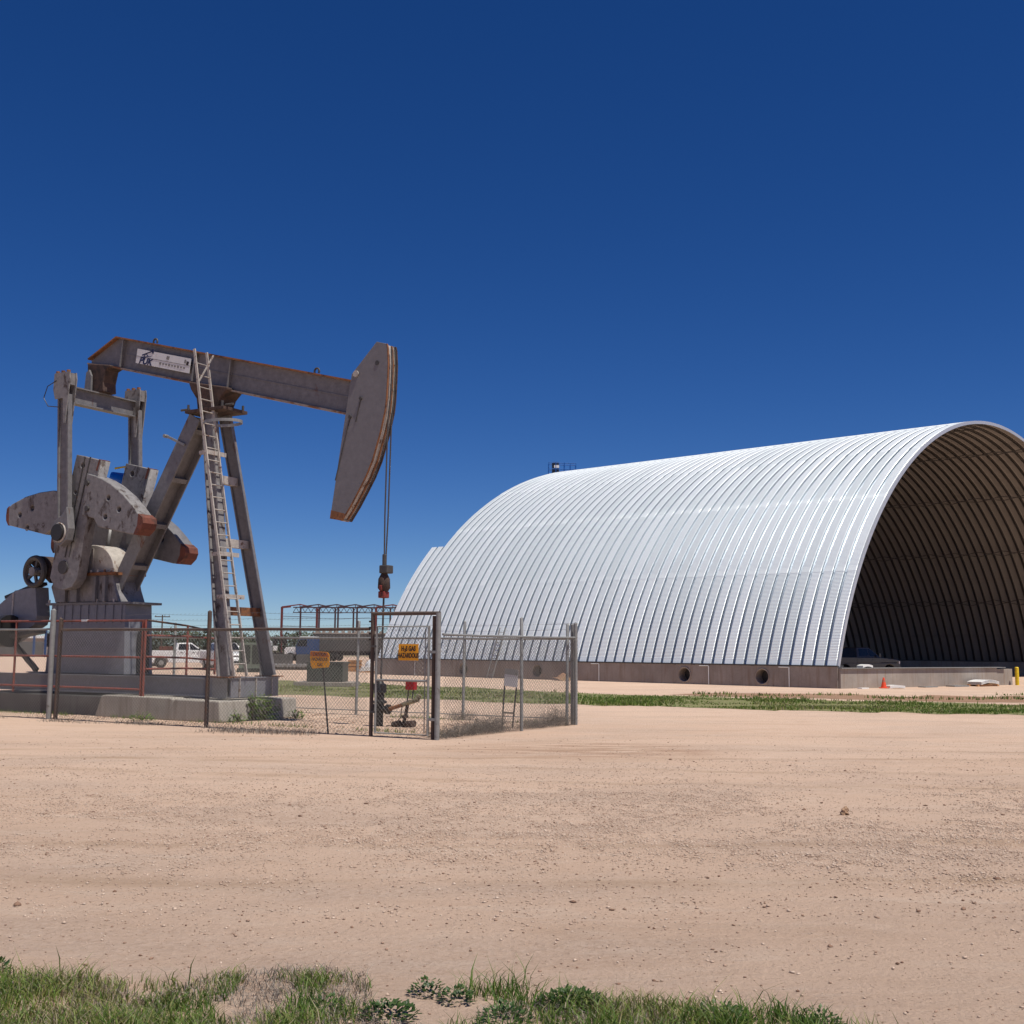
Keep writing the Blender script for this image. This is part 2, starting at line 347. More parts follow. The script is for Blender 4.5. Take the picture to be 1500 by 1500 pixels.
def leaves(C, size, az, tilt):
    """broad leaf quads bent at the midrib; returns V,F"""
    n = len(C); d = np.stack([np.cos(az) * np.cos(tilt), np.sin(az) * np.cos(tilt), np.sin(tilt)], 1)
    s_ = np.stack([-np.sin(az), np.cos(az), np.zeros(n)], 1); up = np.cross(d, s_)
    L = size[:, None]; V = np.zeros((n, 6, 3))
    V[:, 0] = C; V[:, 1] = C + d * L * .5 + s_ * L * .27 - up * L * .06; V[:, 2] = C + d * L * .5 - s_ * L * .27 - up * L * .06
    V[:, 3] = C + d * L - np.array([0, 0, 1]) * L * .12; V[:, 4] = C + d * L * .5 ; V[:, 5] = C + d * L * .8 + s_ * L * .1
    k = np.arange(n)[:, None] * 6
    return V.reshape(-1, 3), np.concatenate([k + [0, 4, 1], k + [4, 5, 1], k + [4, 3, 5], k + [0, 2, 4], k + [4, 2, 3]], 0)
def twigs(n, spread, height, seg=3):
    """dry tangled stems; returns V,F of thin triangular tubes around the origin"""
    V = []; F = []
    for _ in range(n):
        p = np.array([np.clip(rng.normal(), -1.7, 1.7) * spread[0], np.clip(rng.normal(), -1.7, 1.7) * spread[1], abs(rng.normal()) * height * .25]); d = rng.normal(size=3); d[2] = abs(d[2]) * .8; d /= np.linalg.norm(d)
        r = rng.uniform(.002, .0045); L = rng.uniform(.12, .34); k0 = len(V)
        for i in range(seg + 1):
            u = np.cross(d, [0, 0, 1.]); u /= np.linalg.norm(u) + 1e-6; w = np.cross(d, u)
            for a in range(3): V.append(p + (u * math.cos(a * 2.094) + w * math.sin(a * 2.094)) * r * (1 - i / (seg + 1)))
            p = p + d * L / seg; d = d + rng.normal(size=3) * .45; d[2] -= .1; d /= np.linalg.norm(d)
            p[2] = min(max(p[2], .005), height)
        for i in range(seg):
            for a in range(3):
                b_ = (a + 1) % 3; F.append((k0 + i * 3 + a, k0 + i * 3 + b_, k0 + i * 3 + 3 + b_, k0 + i * 3 + 3 + a))
    return np.array(V), np.array(F)

# ------------------------------------------------------------------ ground
def axis_lines(lo, hi, step, far): return np.array([-x for x in far[::-1]] + list(np.arange(lo, hi + step / 2, step)) + far, float)
xs = axis_lines(-30, 30, .2, [40, 60, 100, 200, 500, 1500, 4000])
ys = np.array([-4000, -1000, -200, -50, -10, 0, 2] + list(np.arange(3.4, 14, .12)) + list(np.arange(14, 30, .25)) + [34, 40, 50, 70, 100, 160, 240, 300, 400, 800, 2000, 6000], float)
gx, gy = np.meshgrid(xs, ys); gzz = gz(gx, gy)
nx, ny = len(xs), len(ys); ii = (np.arange(ny - 1)[:, None] * nx + np.arange(nx - 1)[None]).ravel()
g = raw_mesh('ground', np.stack([gx.ravel(), gy.ravel(), gzz.ravel()], 1), np.stack([ii, ii + 1, ii + nx + 1, ii + nx], 1), None, 'ground', smooth=True)
tag(g, 'pinkish tan caliche yard with gravel and tyre marks', 'ground', kind='structure')

def strip(name, lower, upper, mat, z, label, cat, n=140, jag=1.0, seed=3):
    lo = np.array(lower); up = np.array(upper); t = np.linspace(0, 1, n)
    ip = lambda a: np.stack([np.interp(t, np.linspace(0, 1, len(a)), a[:, 0]), np.interp(t, np.linspace(0, 1, len(a)), a[:, 1])], 1)
    A_, B_ = ip(lo), ip(up)
    A_[:, 1] += jag * (vnoise(A_[:, 0] * 1.1, A_[:, 0] * 0, seed) - .5) + .5 * jag * (vnoise(A_[:, 0] * 4, A_[:, 0] * 0, seed + 1) - .5)
    B_[:, 1] += 2.2 * jag * (vnoise(B_[:, 0] * .6, B_[:, 0] * 0, seed + 2) - .5)
    V = np.concatenate([np.c_[A_, np.full(n, z)], np.c_[B_, np.full(n, z)]]); i = np.arange(n - 1)
    o = raw_mesh(name, V, np.stack([i, i + 1, i + n + 1, i + n], 1), None, mat); tag(o, label, cat, kind='structure'); return A_, B_
LOW = [(-52, 60), (-21, 48), (-7.2, 42), (2.4, 36.6), (8.8, 33.8), (14.2, 32.9), (24, 31)]
UPP = [(-75, 84), (-33, 70), (-11, 60), (3.5, 46.5), (11, 41), (19, 39), (34, 37)]
A_, B_ = strip('grass_verge', LOW, UPP, 'verge', .006, 'green grassy verge running across the yard in front of the arch shelter', 'verge')
strip('soil_bank', [(6, 45.5), (11, 42.5), (17, 40.5), (24, 39.6), (30, 39)], [(8, 47), (13, 46.5), (19, 46), (26, 46.5), (34, 46)], 'red_soil', .004, 'bare reddish soil bank behind the grass verge on the right', 'soil', 90, 1.2, 9)
# grass on the verge
n = 46000; t = rng.uniform(0, 1, n); q = rng.beta(1.1, 1.3, n); tt_ = np.linspace(0, 1, len(A_)); it = lambda a: np.stack([np.interp(t, tt_, a[:, 0]), np.interp(t, tt_, a[:, 1])], 1)
P = it(A_) * (1 - q)[:, None] + it(B_) * q[:, None]
keep = vnoise(P[:, 0] * .55, P[:, 1] * .9, 5) + .35 * rng.uniform(size=n) > .56; P = P[keep]
P = np.c_[P, np.zeros(len(P))]; hh = .03 + .085 * vnoise(P[:, 0] * .5, P[:, 1] * .6, 8) * rng.uniform(.5, 1.3, len(P))
vg = blades('verge_grass', P, hh, .5, .035, 'grass', tone=np.clip(rng.normal(.66, .16, len(P)) + .45 * (vnoise(P[:, 0] * .3, P[:, 1] * .5, 4) - .5), 0, 1))
tag(vg, 'short green grass growing on the verge beyond the fence', 'grass', kind='stuff')
# sparse green behind the soil bank
n = 5000; P = np.c_[rng.uniform(7, 32, n), rng.uniform(42.5, 48, n), np.zeros(n)]; P = P[vnoise(P[:, 0] * .5, P[:, 1] * .8, 12) > .62]
tag(blades('bank_grass', P, .04 + .12 * rng.uniform(size=len(P)), .5, .04, 'grass', tone=rng.uniform(.2, .75, len(P))), 'scattered green tufts on the red soil bank on the right', 'grass', kind='stuff')

# stones
def stones(name, P, size, label, tone):
    base = np.array([(1, 0, 0), (-1, 0, 0), (0, 1, 0), (0, -1, 0), (0, 0, .75), (0, 0, -.6), (.6, .6, .45), (-.6, .6, .4), (.6, -.6, .4), (-.6, -.6, .45)])
    F0 = np.array([(4, 6, 7), (4, 7, 9), (4, 9, 8), (4, 8, 6), (0, 2, 6), (2, 1, 7), (1, 3, 9), (3, 0, 8), (6, 2, 7), (7, 1, 9), (9, 3, 8), (8, 0, 6), (5, 2, 0), (5, 1, 2), (5, 3, 1), (5, 0, 3)])
    n = len(P); j = rng.uniform(.65, 1.25, (n, 10, 1)); az = rng.uniform(0, 6.28, n); c, s_ = np.cos(az)[:, None], np.sin(az)[:, None]
    V = base[None] * j * np.stack([np.ones(n), rng.uniform(.6, 1, n), rng.uniform(.5, .9, n)], 1)[:, None]
    V = np.stack([V[..., 0] * c - V[..., 1] * s_, V[..., 0] * s_ + V[..., 1] * c, V[..., 2]], -1) * size[:, None, None] + P[:, None]
    o = raw_mesh(name, V.reshape(-1, 3), (F0[None] + np.arange(n)[:, None, None] * 10).reshape(-1, 3), np.repeat(tone, 10), 'stone')
    return tag(o, label, 'stones', kind='stuff')
def scatter(n, y0, y1, pw=1.0):
    y = y0 + (y1 - y0) * rng.uniform(size=n) ** pw; x = rng.uniform(-1, 1, n) * (y * .47 + .5); return x, y
x, y = scatter(80000, 5.2, 24, 1.2)
dens = vnoise(x * .35, y * .55, 21) * .7 + vnoise(x * 1.2, y * 1.6, 22) * .5
gband = np.exp(-((y - 12.5) / 4.0) ** 2) * (.6 + .4 * (x > -1)) * np.clip((y - 6) / 2.5, .12, 1)
k = rng.uniform(size=len(x)) < np.clip((dens - .42) * 2.2, .03, 1) * (.25 + .95 * gband); x, y = x[k], y[k]
sz = np.exp(rng.normal(np.log(.0056), .45, len(x))).clip(.0025, .02)
stones('gravel', np.c_[x, y, gz(x, y) + sz * .15], sz, 'loose pale and brown gravel strewn over the yard', np.clip(rng.normal(.5, .27, len(x)), 0, 1))
# finer, denser gravel in the raked band across the yard
x, y = scatter(420000, 6.0, 21, .95)
band = np.exp(-((y - 11.8) / 3.3) ** 2) * (.45 + .55 * np.clip((x + 3) / 5, 0, 1)) + .10
dens = np.clip((vnoise(x * .5, y * .8, 71) * .55 + vnoise(x * 1.7, y * 2.3, 72) * .45 - .28) * 2.2, 0, 1)
k = rng.uniform(size=len(x)) < band * dens * .95 * np.clip((y - 6.8) / 2.2, .03, 1); x, y = x[k][:150000], y[k][:150000]; n = len(x)
sz = np.exp(rng.normal(np.log(.0068), .42, n)).clip(.003, .017); az = rng.uniform(0, 6.28, n)
q = np.stack([az + a * 1.57 + rng.uniform(-.4, .4, n) for a in range(4)], 1); rr = sz[:, None] * rng.uniform(.7, 1.25, (n, 4)); base_z = gz(x, y)
V = np.zeros((n, 6, 3)); V[:, :4, 0] = x[:, None] + rr * np.cos(q); V[:, :4, 1] = y[:, None] + rr * np.sin(q); V[:, :4, 2] = (base_z + sz * .1)[:, None] + rng.uniform(-.1, .25, (n, 4)) * sz[:, None]
V[:, 4] = np.c_[x + sz * rng.uniform(-.35, .35, n), y + sz * rng.uniform(-.35, .35, n), base_z + sz * rng.uniform(.55, .95, n)]; V[:, 5] = np.c_[x, y, base_z - sz * .3]
kk = np.arange(n)[:, None] * 6; F = np.concatenate([kk + list(t_) for t_ in ((0, 1, 4), (1, 2, 4), (2, 3, 4), (3, 0, 4), (1, 0, 5), (2, 1, 5), (3, 2, 5), (0, 3, 5))], 0)
tag(raw_mesh('fine_gravel', V.reshape(-1, 3), F, np.repeat(np.clip(rng.normal(.72, .2, n), 0, 1), 6), 'stone'), 'fine pale gravel raked in a band across the middle of the yard', 'gravel', kind='stuff')
x, y = scatter(420, 5.8, 23, .9); k = vnoise(x * .5, y * .7, 25) > .45; x, y = x[k], y[k]; sz = np.exp(rng.normal(np.log(.013), .4, len(x))).clip(.007, .034)
stones('dirt_clods', np.c_[x, y, gz(x, y) + sz * .1], sz, 'scattered brown dirt clods on the yard', rng.uniform(0, .2, len(x)))
u = rng.uniform(-9, 3.1, 9000); v = rng.uniform(-2.45, 3, 9000); k = (vnoise(u, v, 31) > .35); u, v = u[k], v[k]; x = -2.858 + .866 * u + .5 * v; y = 26.065 - .5 * u + .866 * v
sz = np.exp(rng.normal(np.log(.017), .4, len(x))).clip(.006, .05)
stones('well_pad_gravel', np.c_[x, y, sz * .1], sz, 'coarse pinkish gravel inside the fenced well pad', np.clip(rng.normal(.6, .22, len(x)), 0, 1))
import bmesh
bm = bmesh.new(); bmesh.ops.create_icosphere(bm, subdivisions=3, radius=1)
for w_ in bm.verts:
    p = w_.co; k = 1 + .35 * math.sin(3.1 * p.x + 1.3) * math.cos(2.7 * p.y) + .18 * math.sin(6 * p.z + 5 * p.x) + .1 * math.sin(11 * p.y + 7 * p.z)
    w_.co = Vector((p.x * .048 * k, p.y * .04 * k, (p.z * .048 * k) + .02))
rb_me = bpy.data.meshes.new('rock'); bm.to_mesh(rb_me); bm.free(); rb = finish(rb_me, 'rock', paint('rock_brown', (.42, .27, .17), (.2, .12, .07), .45, .6, 20, .95)); rb.location = (3.47, 12.5, float(gz(3.47, 12.5)))
tag(rb, 'single fist-sized brown rock lying alone on the open yard', 'rock')

# ------------------------------------------------------------------ arch shelter
BP = R(47.55); BR, BH, BZ = 22.5, 1.2705, .9; BW0 = 1.01
barn = empty('arch_shelter', (15.0, 54.5, 0), BP, 'huge open-ended galvanised steel arch shelter on concrete stem walls', 'shelter')
HW = BR * math.sin(BH)
def arch_pt(th, off=0.):
    nx_, nz_ = math.sin(th), math.cos(th) / BZ * 1.0; l = math.hypot(nx_, nz_)
    return HW + BR * math.sin(th) + off * nx_ / l, BW0 + BZ * BR * (math.cos(th) - math.cos(BH)) + off * nz_ / l
def rib_mesh(name, th0, th1):
    """one arch panel 0.61 m wide: raised crimped crown between two valleys, laid in lapped lengths"""
    prof = [(0, -.07, 0), (.056, -.07, 0), (.076, .056, 1), (.096, .07, 1), (.516, .07, 1), (.536, .056, 1), (.556, -.07, 0), (.612, -.07, 0)]
    arc = BR * .95; seg = 5.2; V = []; F = []; UV = []
    ncr = int(arc * (th1 - th0) / .04); ncr -= ncr % 2
    for i in range(ncr + 1):
        th = th0 + (th1 - th0) * i / ncr; s_ = arc * (th + BH); lap = .012 * (1 - (s_ % seg) / seg); edge = (s_ % seg) < .28
        for (yy, hh_, cr) in prof:
            off = hh_ + lap + (.007 * (1 if i % 2 else -1) * (0 if edge else 1) if cr else 0)
            x_, z_ = arch_pt(th, off); V.append((x_, yy, z_)); UV.append((s_, yy))
    k = len(prof)
    for i in range(ncr):
        for j in range(k - 1): F.append((i * k + j, (i + 1) * k + j, (i + 1) * k + j + 1, i * k + j + 1))
    me = bpy.data.meshes.new(name); me.from_pydata(V, [], F); me.update()
    ul = me.uv_layers.new(name='UV'); li = np.zeros(len(me.loops), np.int32); me.loops.foreach_get('vertex_index', li)
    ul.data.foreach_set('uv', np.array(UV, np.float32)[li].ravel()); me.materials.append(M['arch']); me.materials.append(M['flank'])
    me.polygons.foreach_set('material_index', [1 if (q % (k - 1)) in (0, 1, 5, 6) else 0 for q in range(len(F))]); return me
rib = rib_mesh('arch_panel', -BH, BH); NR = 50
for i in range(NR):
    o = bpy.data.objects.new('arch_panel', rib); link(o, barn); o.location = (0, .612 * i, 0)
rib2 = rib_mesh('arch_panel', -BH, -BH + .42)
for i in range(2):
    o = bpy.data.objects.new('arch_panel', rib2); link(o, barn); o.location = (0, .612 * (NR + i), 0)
tr = MB()   # front end trim: rolled angle along the opening
for i in range(96):
    a, b_ = -BH + 2 * BH * i / 96, -BH + 2 * BH * (i + 1) / 96
    c = [arch_pt(a, -.10), arch_pt(b_, -.10), arch_pt(b_, .085), arch_pt(a, .085)]
    tr.add([(c[0][0], -.03, c[0][1]), (c[1][0], -.03, c[1][1]), (c[2][0], -.03, c[2][1]), (c[3][0], -.03, c[3][1]),
            (c[0][0], .02, c[0][1]), (c[1][0], .02, c[1][1]), (c[2][0], .05, c[2][1]), (c[3][0], .05, c[3][1])],
           [(0, 1, 2, 3), (3, 2, 6, 7), (1, 0, 4, 5)])
tr.build('end_trim', 'rim', barn)
# tie rods strung inside along the length, in crossing pairs
for th in (-.12, .22, .52, .80, 1.02):
    for ph in (0, 1):
        pts = []
        for i in range(0, 17):
            zz = (1 if (i + ph) % 2 else -1) * .012; x_, z_ = arch_pt(th + zz, -.32); pts.append((x_, .3 + i * 1.85, z_))
        m_ = MB(); m_.tube(pts, .028, 6); m_.build('tie_rod', 'dark_steel', barn)
# stem walls
WT = .5
def wall_section(m_, x0, x1, z0, z1, y0, y1, hole=None, nseg=28):
    """wall block along x; hole = (x, z, r) through its thickness"""
    if not hole: m_.span((x0, y0, z0), (x1, y1, z1)); return
    hx, hz, hr = hole; A1 = [2 * math.pi * i / nseg for i in range(nseg)]; sq = []
    for a in A1:
        c, s_ = math.cos(a), math.sin(a); k = min(((x1 - hx) / c if c > 1e-6 else (x0 - hx) / c if c < -1e-6 else 1e9), ((z1 - hz) / s_ if s_ > 1e-6 else (z0 - hz) / s_ if s_ < -1e-6 else 1e9)); sq.append((hx + c * k, hz + s_ * k))
    ci = [(hx + hr * math.cos(a), hz + hr * math.sin(a)) for a in A1]; V = []
    for yy in (y0, y1): V += [(a, yy, b_) for a, b_ in sq] + [(a, yy, b_) for a, b_ in ci]
    F = []; n = nseg
    for i in range(n):
        j = (i + 1) % n
        F += [(i, j, n + j, n + i), (2 * n + j, 2 * n + i, 3 * n + i, 3 * n + j), (n + i, n + j, 3 * n + j, 3 * n + i), (j, i, 2 * n + i, 2 * n + j)]
    m_.add(V, F)
    for cx_, cz_ in ((x0, z0), (x0, z1), (x1, z0), (x1, z1)): pass
def side_wall(xc, holes, lo, hi):
    root_y = lo; pieces = []
    for h in sorted(holes): pieces += [(root_y, h - .62, None), (h - .62, h + .62, h)]; root_y = h + .62
    pieces.append((root_y, hi, None)); return pieces
def stem(name, x_out, x_in, holes, lo, hi):
    m_ = MB(); t_ = MB()
    for a, b_, h in side_wall(0, holes, lo, hi):
        wall_section(t_, a, b_, 0, BW0 - .03, x_out, x_in, (h, .47, .33) if h else None)
    # t_ runs along x; turn it so that it runs along the barn's length (y)
    t_.v = [(y_, x_, z_) for x_, y_, z_ in t_.v]; t_.f = [tuple(reversed(q)) for q in t_.f]
    return t_.build(name, 'concrete_wall', barn)
sw = stem('stem_wall', -.12, .42, [3.9, 8.35, 18.2, 24.0], 0, 32)
for h in (3.9, 8.35, 18.2, 24.0):
    m_ = MB(); ring = [(-.13, h + .37 * math.cos(a), .47 + .37 * math.sin(a)) for a in np.linspace(0, 2 * math.pi, 28, endpoint=False)]
    m_.tube(ring, .035, 8, True); m_.build('culvert_collar', 'concrete_wall', sw, True)
for h in (2.45, 6.9, 13.8, 28.2):
    m_ = MB(); m_.tube([(-.15, h, .02), (-.15, h, .93)], .022, 8); m_.tube([(-.15, h + .02, .93), (-.15, h + .55, .93)], .018, 8); m_.build('conduit', 'white', sw, True)
stem('stem_wall', 2 * HW + .12, 2 * HW - .42, [], 0, 32)
for a, b_ in ((-.16, .46), (2 * HW - .46, 2 * HW + .16)):
    cw = MB(); cw.span((a, -.02, BW0 - .03), (b_, 32.02, BW0 + .035)); cw.build('wall_cap', 'dark_steel', barn)
for h in (3.9, 8.35, 18.2, 24.0):
    m_ = MB(); m_.tube([(.43, h, .47), (1.9, h, .47)], .36, 20); m_.build('culvert_light_plug', 'dark_steel', sw, True)  # added dark capped tubes that stop light showing through the wall holes
# low wall across the open front
fw = empty('front_wall', (15.05, 54.35, 0), R(37), 'low concrete wall standing across the mouth of the arch shelter', 'wall')
m_ = MB(); m_.span((0, 0, -.1), (12.9, .32, .90)); m_.build('wall_body', 'concrete_wall', fw, bevel=.01)
m_ = MB(); m_.span((12.9, .02, -.1), (14.4, .30, .84)); m_.build('wall_end', 'concrete_wall', fw, bevel=.01)
m_ = MB(); m_.span((-.02, -.10, .903), (13.6, .40, .94)); m_.build('cap', 'galv', fw)
FW = Matrix.Translation((15.05, 54.35, 0)) @ Matrix.Rotation(R(37), 4, 'Z')
def fwp(x_, y_, z_=0): return FW @ Vector((x_, y_, z_))
def lying_sheet(name, x_, y_, dx, dy, dz, rz, mat, label, cat, z=0., curve=0.):
    r_ = fwp(x_, y_, z); m_ = MB(); n = 8
    top = [(-dx / 2 + dx * i / n, dz + curve * math.sin(math.pi * i / n)) for i in range(n + 1)]; bot = [(a, b_ - dz + .002) for a, b_ in reversed(top)]
    m_.prism(top + bot, -dy / 2, dy / 2); o = m_.build(name, mat); o.location = r_; o.rotation_euler = (0, 0, R(37) + rz); return tag(o, label, cat)
lying_sheet('white_tub', 2.0, .15, .75, .35, .1, 0, 'white', 'white upturned tub on top of the low front wall', 'tub', .94, .06)
lying_sheet('sheet_offcut', .95, -.5, .6, .25, .05, .1, 'white', 'thin pale offcut near the left end of the front wall', 'scrap')
lying_sheet('sheet_offcut', 3.2, -.6, .75, .6, .12, -.5, 'white', 'white bent sheet offcut lying right of the traffic cone', 'scrap', 0, .03)
lying_sheet('sheet_offcut', 6.0, -.5, 1.1, .4, .05, .05, 'galv', 'long flat grey offcut at the middle of the front wall', 'scrap')
lying_sheet('sheet_offcut', 8.5, -.5, 1.2, .5, .07, -.05, 'galv', 'flat grey offcut just left of the curved panel stack', 'scrap')
st = empty('panel_stack', fwp(10.6, -.6), R(37), 'stack of curved white panels on timber near the yellow bollard', 'panel stack')
m_ = MB(); m_.span((-.95, -.3, 0), (.95, -.2, .1)); m_.span((-.95, .2, 0), (.95, .3, .1)); m_.build('timber_bearer', 'timber', st)
for k in range(3):
    m_ = MB(); top = [(-.8 + .2 * i, .12 + .055 * k + .10 * math.sin(math.pi * i / 8)) for i in range(9)]; m_.prism(top + [(a, b_ - .03) for a, b_ in reversed(top)], -.4, .4); m_.build('panel', 'white', st)
def bollard(loc, h, r, label):
    o = empty('bollard', loc, 0, label, 'bollard', 'yellow bollards')
    m_ = MB(); m_.tube([(0, 0, 0), (0, 0, h - r * .4)], r, 16); m_.build('post', 'yellow', o, True)
    m_ = MB(); m_.tube([(0, 0, h - r * .4), (0, 0, h - r * .1), (0, 0, h)], [r, r * .8, r * .2], 16); m_.build('cap', 'yellow', o, True); return o
bollard((26.6, 62.6, 0), .95, .1, 'yellow bollard at the right end of the front wall')
bollard((-5.3, 77.6, 0), 1.2, .1, 'yellow bollard by the shelter wall, behind the gate leaf')
bollard((-4.05, 72.8, 0), 1.3, .1, 'yellow bollard by the shelter wall, just right of the gate post')
bollard((-9.0, 57.5, 0), 1.15, .09, 'yellow bollard behind the dark green utility cabinet')
cone = empty('traffic_cone', (17.35, 55.45, 0), 0, 'orange traffic cone in front of the low concrete wall', 'cone')
m_ = MB(); m_.box((0, 0, .02), (.36, .36, .04)); m_.build('base', 'orange_cone', cone, bevel=.01)
m_ = MB(); m_.tube([(0, 0, .04), (0, 0, .24), (0, 0, .40), (0, 0, .5)], [.135, .09, .056, .03], 18); m_.build('cone_body', 'orange_cone', cone, True)
m_ = MB(); m_.tube([(0, 0, .28), (0, 0, .38)], [.083, .065], 18); m_.build('collar', paint('faded_collar', (.45, .13, .08), None), cone, True)

# ------------------------------------------------------------------ pump jack
O0 = Vector((-2.858, 26.065, 0)); YAW = R(-30)
pj = empty('pump_jack', O0, YAW, 'grey walking-beam oil pump jack with rust stains inside the fence', 'pump jack')
# concrete base in blocks
pad = MB(); pad.span((-12.6, -1.0, 0), (-7.6, 1.35, .47)); pad.build('base_block', 'concrete_dark', pj, bevel=.02)
pad = MB(); pad.prism([(-7.55, 0), (-7.35, .50), (-7.2, .525), (-5.1, .51), (-4.95, .48), (-4.93, 0)], -1.22, 1.3); pad.build('base_block', 'concrete', pj, bevel=.03)
pad = MB(); pad.prism([(-5.25, 0), (-4.88, .49), (-3.5, .475), (-3.45, 0)], -1.26, 1.38); pad.build('base_block', 'concrete', pj, bevel=.03)
# steel skid
m_ = MB()
for v in (-.72, .72): m_.hbeam((-12.5, v, .755), (-3.62, v, .755), (0, 0, 1), .43, .16, .03, .02)
for u in (-12.4, -11, -9.6, -8.2, -6.8, -5.4, -4.2): m_.bar((u, -.66, .75), (u, .66, .75), .1, .3, (1, 0, 0))
m_.build('skid', 'grey_blue', pj)
m_ = MB(); m_.span((-3.62, -.8, .535), (-3.58, .8, .975)); m_.span((-3.75, -.82, .972), (-3.55, .82, .992)); m_.build('skid_end_plate', 'grey_blue', pj)
for v in (-.55, .0, .55):
    m_ = MB(); m_.span((-3.585, v - .012, .54), (-3.54, v + .012, .97)); m_.build('stiffener', 'pale_grey', pj)
m_ = MB(); m_.span((-4.13, -.83, .52), (-3.68, -.805, .965)); m_.build('cover_plate', 'galv', pj)
# pedestal and gear reducer
pd = MB()
pd.add([(-10.3, -.5, .98), (-7.4, -.5, .98), (-7.4, .42, .98), (-10.3, .42, .98), (-10.2, -.47, 2.72), (-7.5, -.47, 2.72), (-7.5, .4, 2.72), (-10.2, .4, 2.72)], [(3, 2, 1, 0), (4, 5, 6, 7), (0, 1, 5, 4), (1, 2, 6, 5), (2, 3, 7, 6), (3, 0, 4, 7)])
ped = pd.build('pedestal', 'grey_blue', pj, bevel=.012)
m_ = MB(); m_.span((-10.4, -.505, 2.72), (-7.3, .55, 2.78)); m_.build('top_plate', 'grey', pj, bevel=.006)
for u in np.linspace(-10.0, -7.6, 9):
    m_ = MB(); m_.prism([(u - .012, 2.715), (u + .012, 2.715), (u + .012, 2.25), (u - .012, 2.25)], -.50, -.478); m_.build('gusset', 'grey_blue', ped)
for u in (-10.3, -9.85, -8.5, -8.25, -7.9):
    m_ = MB(); m_.cyl((u, -.475, 2.78), (u, -.475, 2.86), .028, 8); m_.build('bolt', 'pale_grey', pj)
m_ = MB(); arc = [(-7.385, .1 + .2 * math.cos(a), 1.9 + .3 * math.sin(a)) for a in np.linspace(0, math.pi, 11)]
pts = [(y_, z_) for _, y_, z_ in arc] + [(-.1, 1.02), (.3, 1.02)]
m_.add([(-7.37 - .053 * max(0, z_ - 1) / 1.72 * 1.05, y_ - .02, z_) for y_, z_ in pts], [tuple(range(len(pts)))]); m_.build('access_opening', 'black', ped)  # flat black face painted in for the darkness inside the opening
m_ = MB(); m_.span((-10.28, -.51, 1.65), (-10.13, -.49, 2.0)); m_.build('hand_hole', 'black', ped)  # black block standing for the dark inside the hole
gb = MB(); gb.prism([(-10.1, 2.78), (-7.75, 2.78), (-7.9, 3.1), (-8.02, 3.48), (-10.1, 3.48), (-10.3, 3.2)], -.46, .42); gb = gb.build('gear_case', 'grey_worn', pj, bevel=.03)
m_ = MB(); m_.span((-10.2, -.54, 3.46), (-7.86, .5, 3.53)); m_.build('flange', 'rust', gb)
cv = MB(); arc = [(-8.85 + .82 * math.cos(a), 3.53 + .72 * math.sin(a)) for a in np.linspace(0, math.pi, 17)]
cv.prism(arc, -.40, .38); cv = cv.build('gear_cover', 'pale_grey', pj, True, .02, 30)
m_ = MB(); m_.prism([(-8.86, 3.53), (-8.8, 3.53), (-8.8, 4.15), (-8.86, 4.15)], -.43, -.4); m_.build('cover_rib', 'pale_grey', cv)
m_ = MB(); m_.span((-9.35, -.62, 3.35), (-9.05, -.42, 3.75)); m_.build('bearing_box', 'pale_grey', gb, bevel=.02)
for u in np.linspace(-10.0, -8.0, 9):
    m_ = MB(); m_.cyl((u, -.5, 3.53), (u, -.5, 3.6), .03, 6); m_.build('bolt', 'pale_grey', gb)
for u, w in ((-9.8, .18), (-9.3, .12), (-8.55, .05), (-8.2, .05)):
    m_ = MB(); m_.span((u - w, -.56, 2.79), (u + w, -.46, 3.42)); m_.build('case_rib', 'grey', gb)
# sheave, brake drum, motor mount guard
sh = empty('sheave', (0, 0, 0)); sh.parent = pj
m_ = MB(); m_.tube([(-10.75 + .36 * math.cos(a), -.62, 3.6 + .36 * math.sin(a)) for a in np.linspace(0, 2 * math.pi, 30, endpoint=False)], .075, 8, True); m_.build('rim', 'dark_steel', sh, True)
m_ = MB(); m_.cyl((-10.75, -.72, 3.6), (-10.75, -.3, 3.6), .12, 16); m_.build('hub', 'grey_worn', sh, True)
for a in np.linspace(0, 2 * math.pi, 5, endpoint=False):
    m_ = MB(); m_.bar((-10.75, -.62, 3.6), (-10.75 + .32 * math.cos(a), -.62, 3.6 + .32 * math.sin(a)), .06, .07, (0, 1, 0)); m_.build('spoke', 'dark_steel', sh)
m_ = MB(); m_.prism([(-10.75 + .42 * math.cos(a), 3.6 + .42 * math.sin(a)) for a in np.linspace(.2, math.pi - .6, 12)] + [(-10.3, 3.3)], -.5, -.1); m_.build('brake_band', 'rust_dark', pj, True)
m_ = MB(); m_.prism([(-12.9, 1.9), (-12.9, 2.2), (-12.1, 2.76), (-11.5, 3.12), (-10.7, 3.2), (-10.58, 2.45), (-10.66, 2.22), (-11.7, 1.75)], -.62, -.2); gd = m_.build('belt_guard', 'grey_blue', pj, bevel=.01)
m_ = MB(); m_.span((-11.57, -.64, 1.85), (-11.52, -.6, 3.05)); m_.build('guard_seam', 'pale_grey', gd)
m_ = MB(); m_.bar((-12.0, -.4, 2.95), (-10.7, -.4, 3.3), .3, .08, (0, 1, 0)); m_.build('belt', 'black', gd)
m_ = MB(); m_.tube([(-12.35, -1.0, 2.05), (-12.3, -.9, 2.05), (-11.6, -.85, 2.05), (-11.52, -.85, 2.05)], [.15, .26, .26, .2], 20); m_.build('motor', 'pale_grey', pj, True)
m_ = MB(); m_.cyl((-11.5, -.85, 2.05), (-11.3, -.85, 2.05), .42, 22); m_.build('motor_pulley', 'black', pj, True)
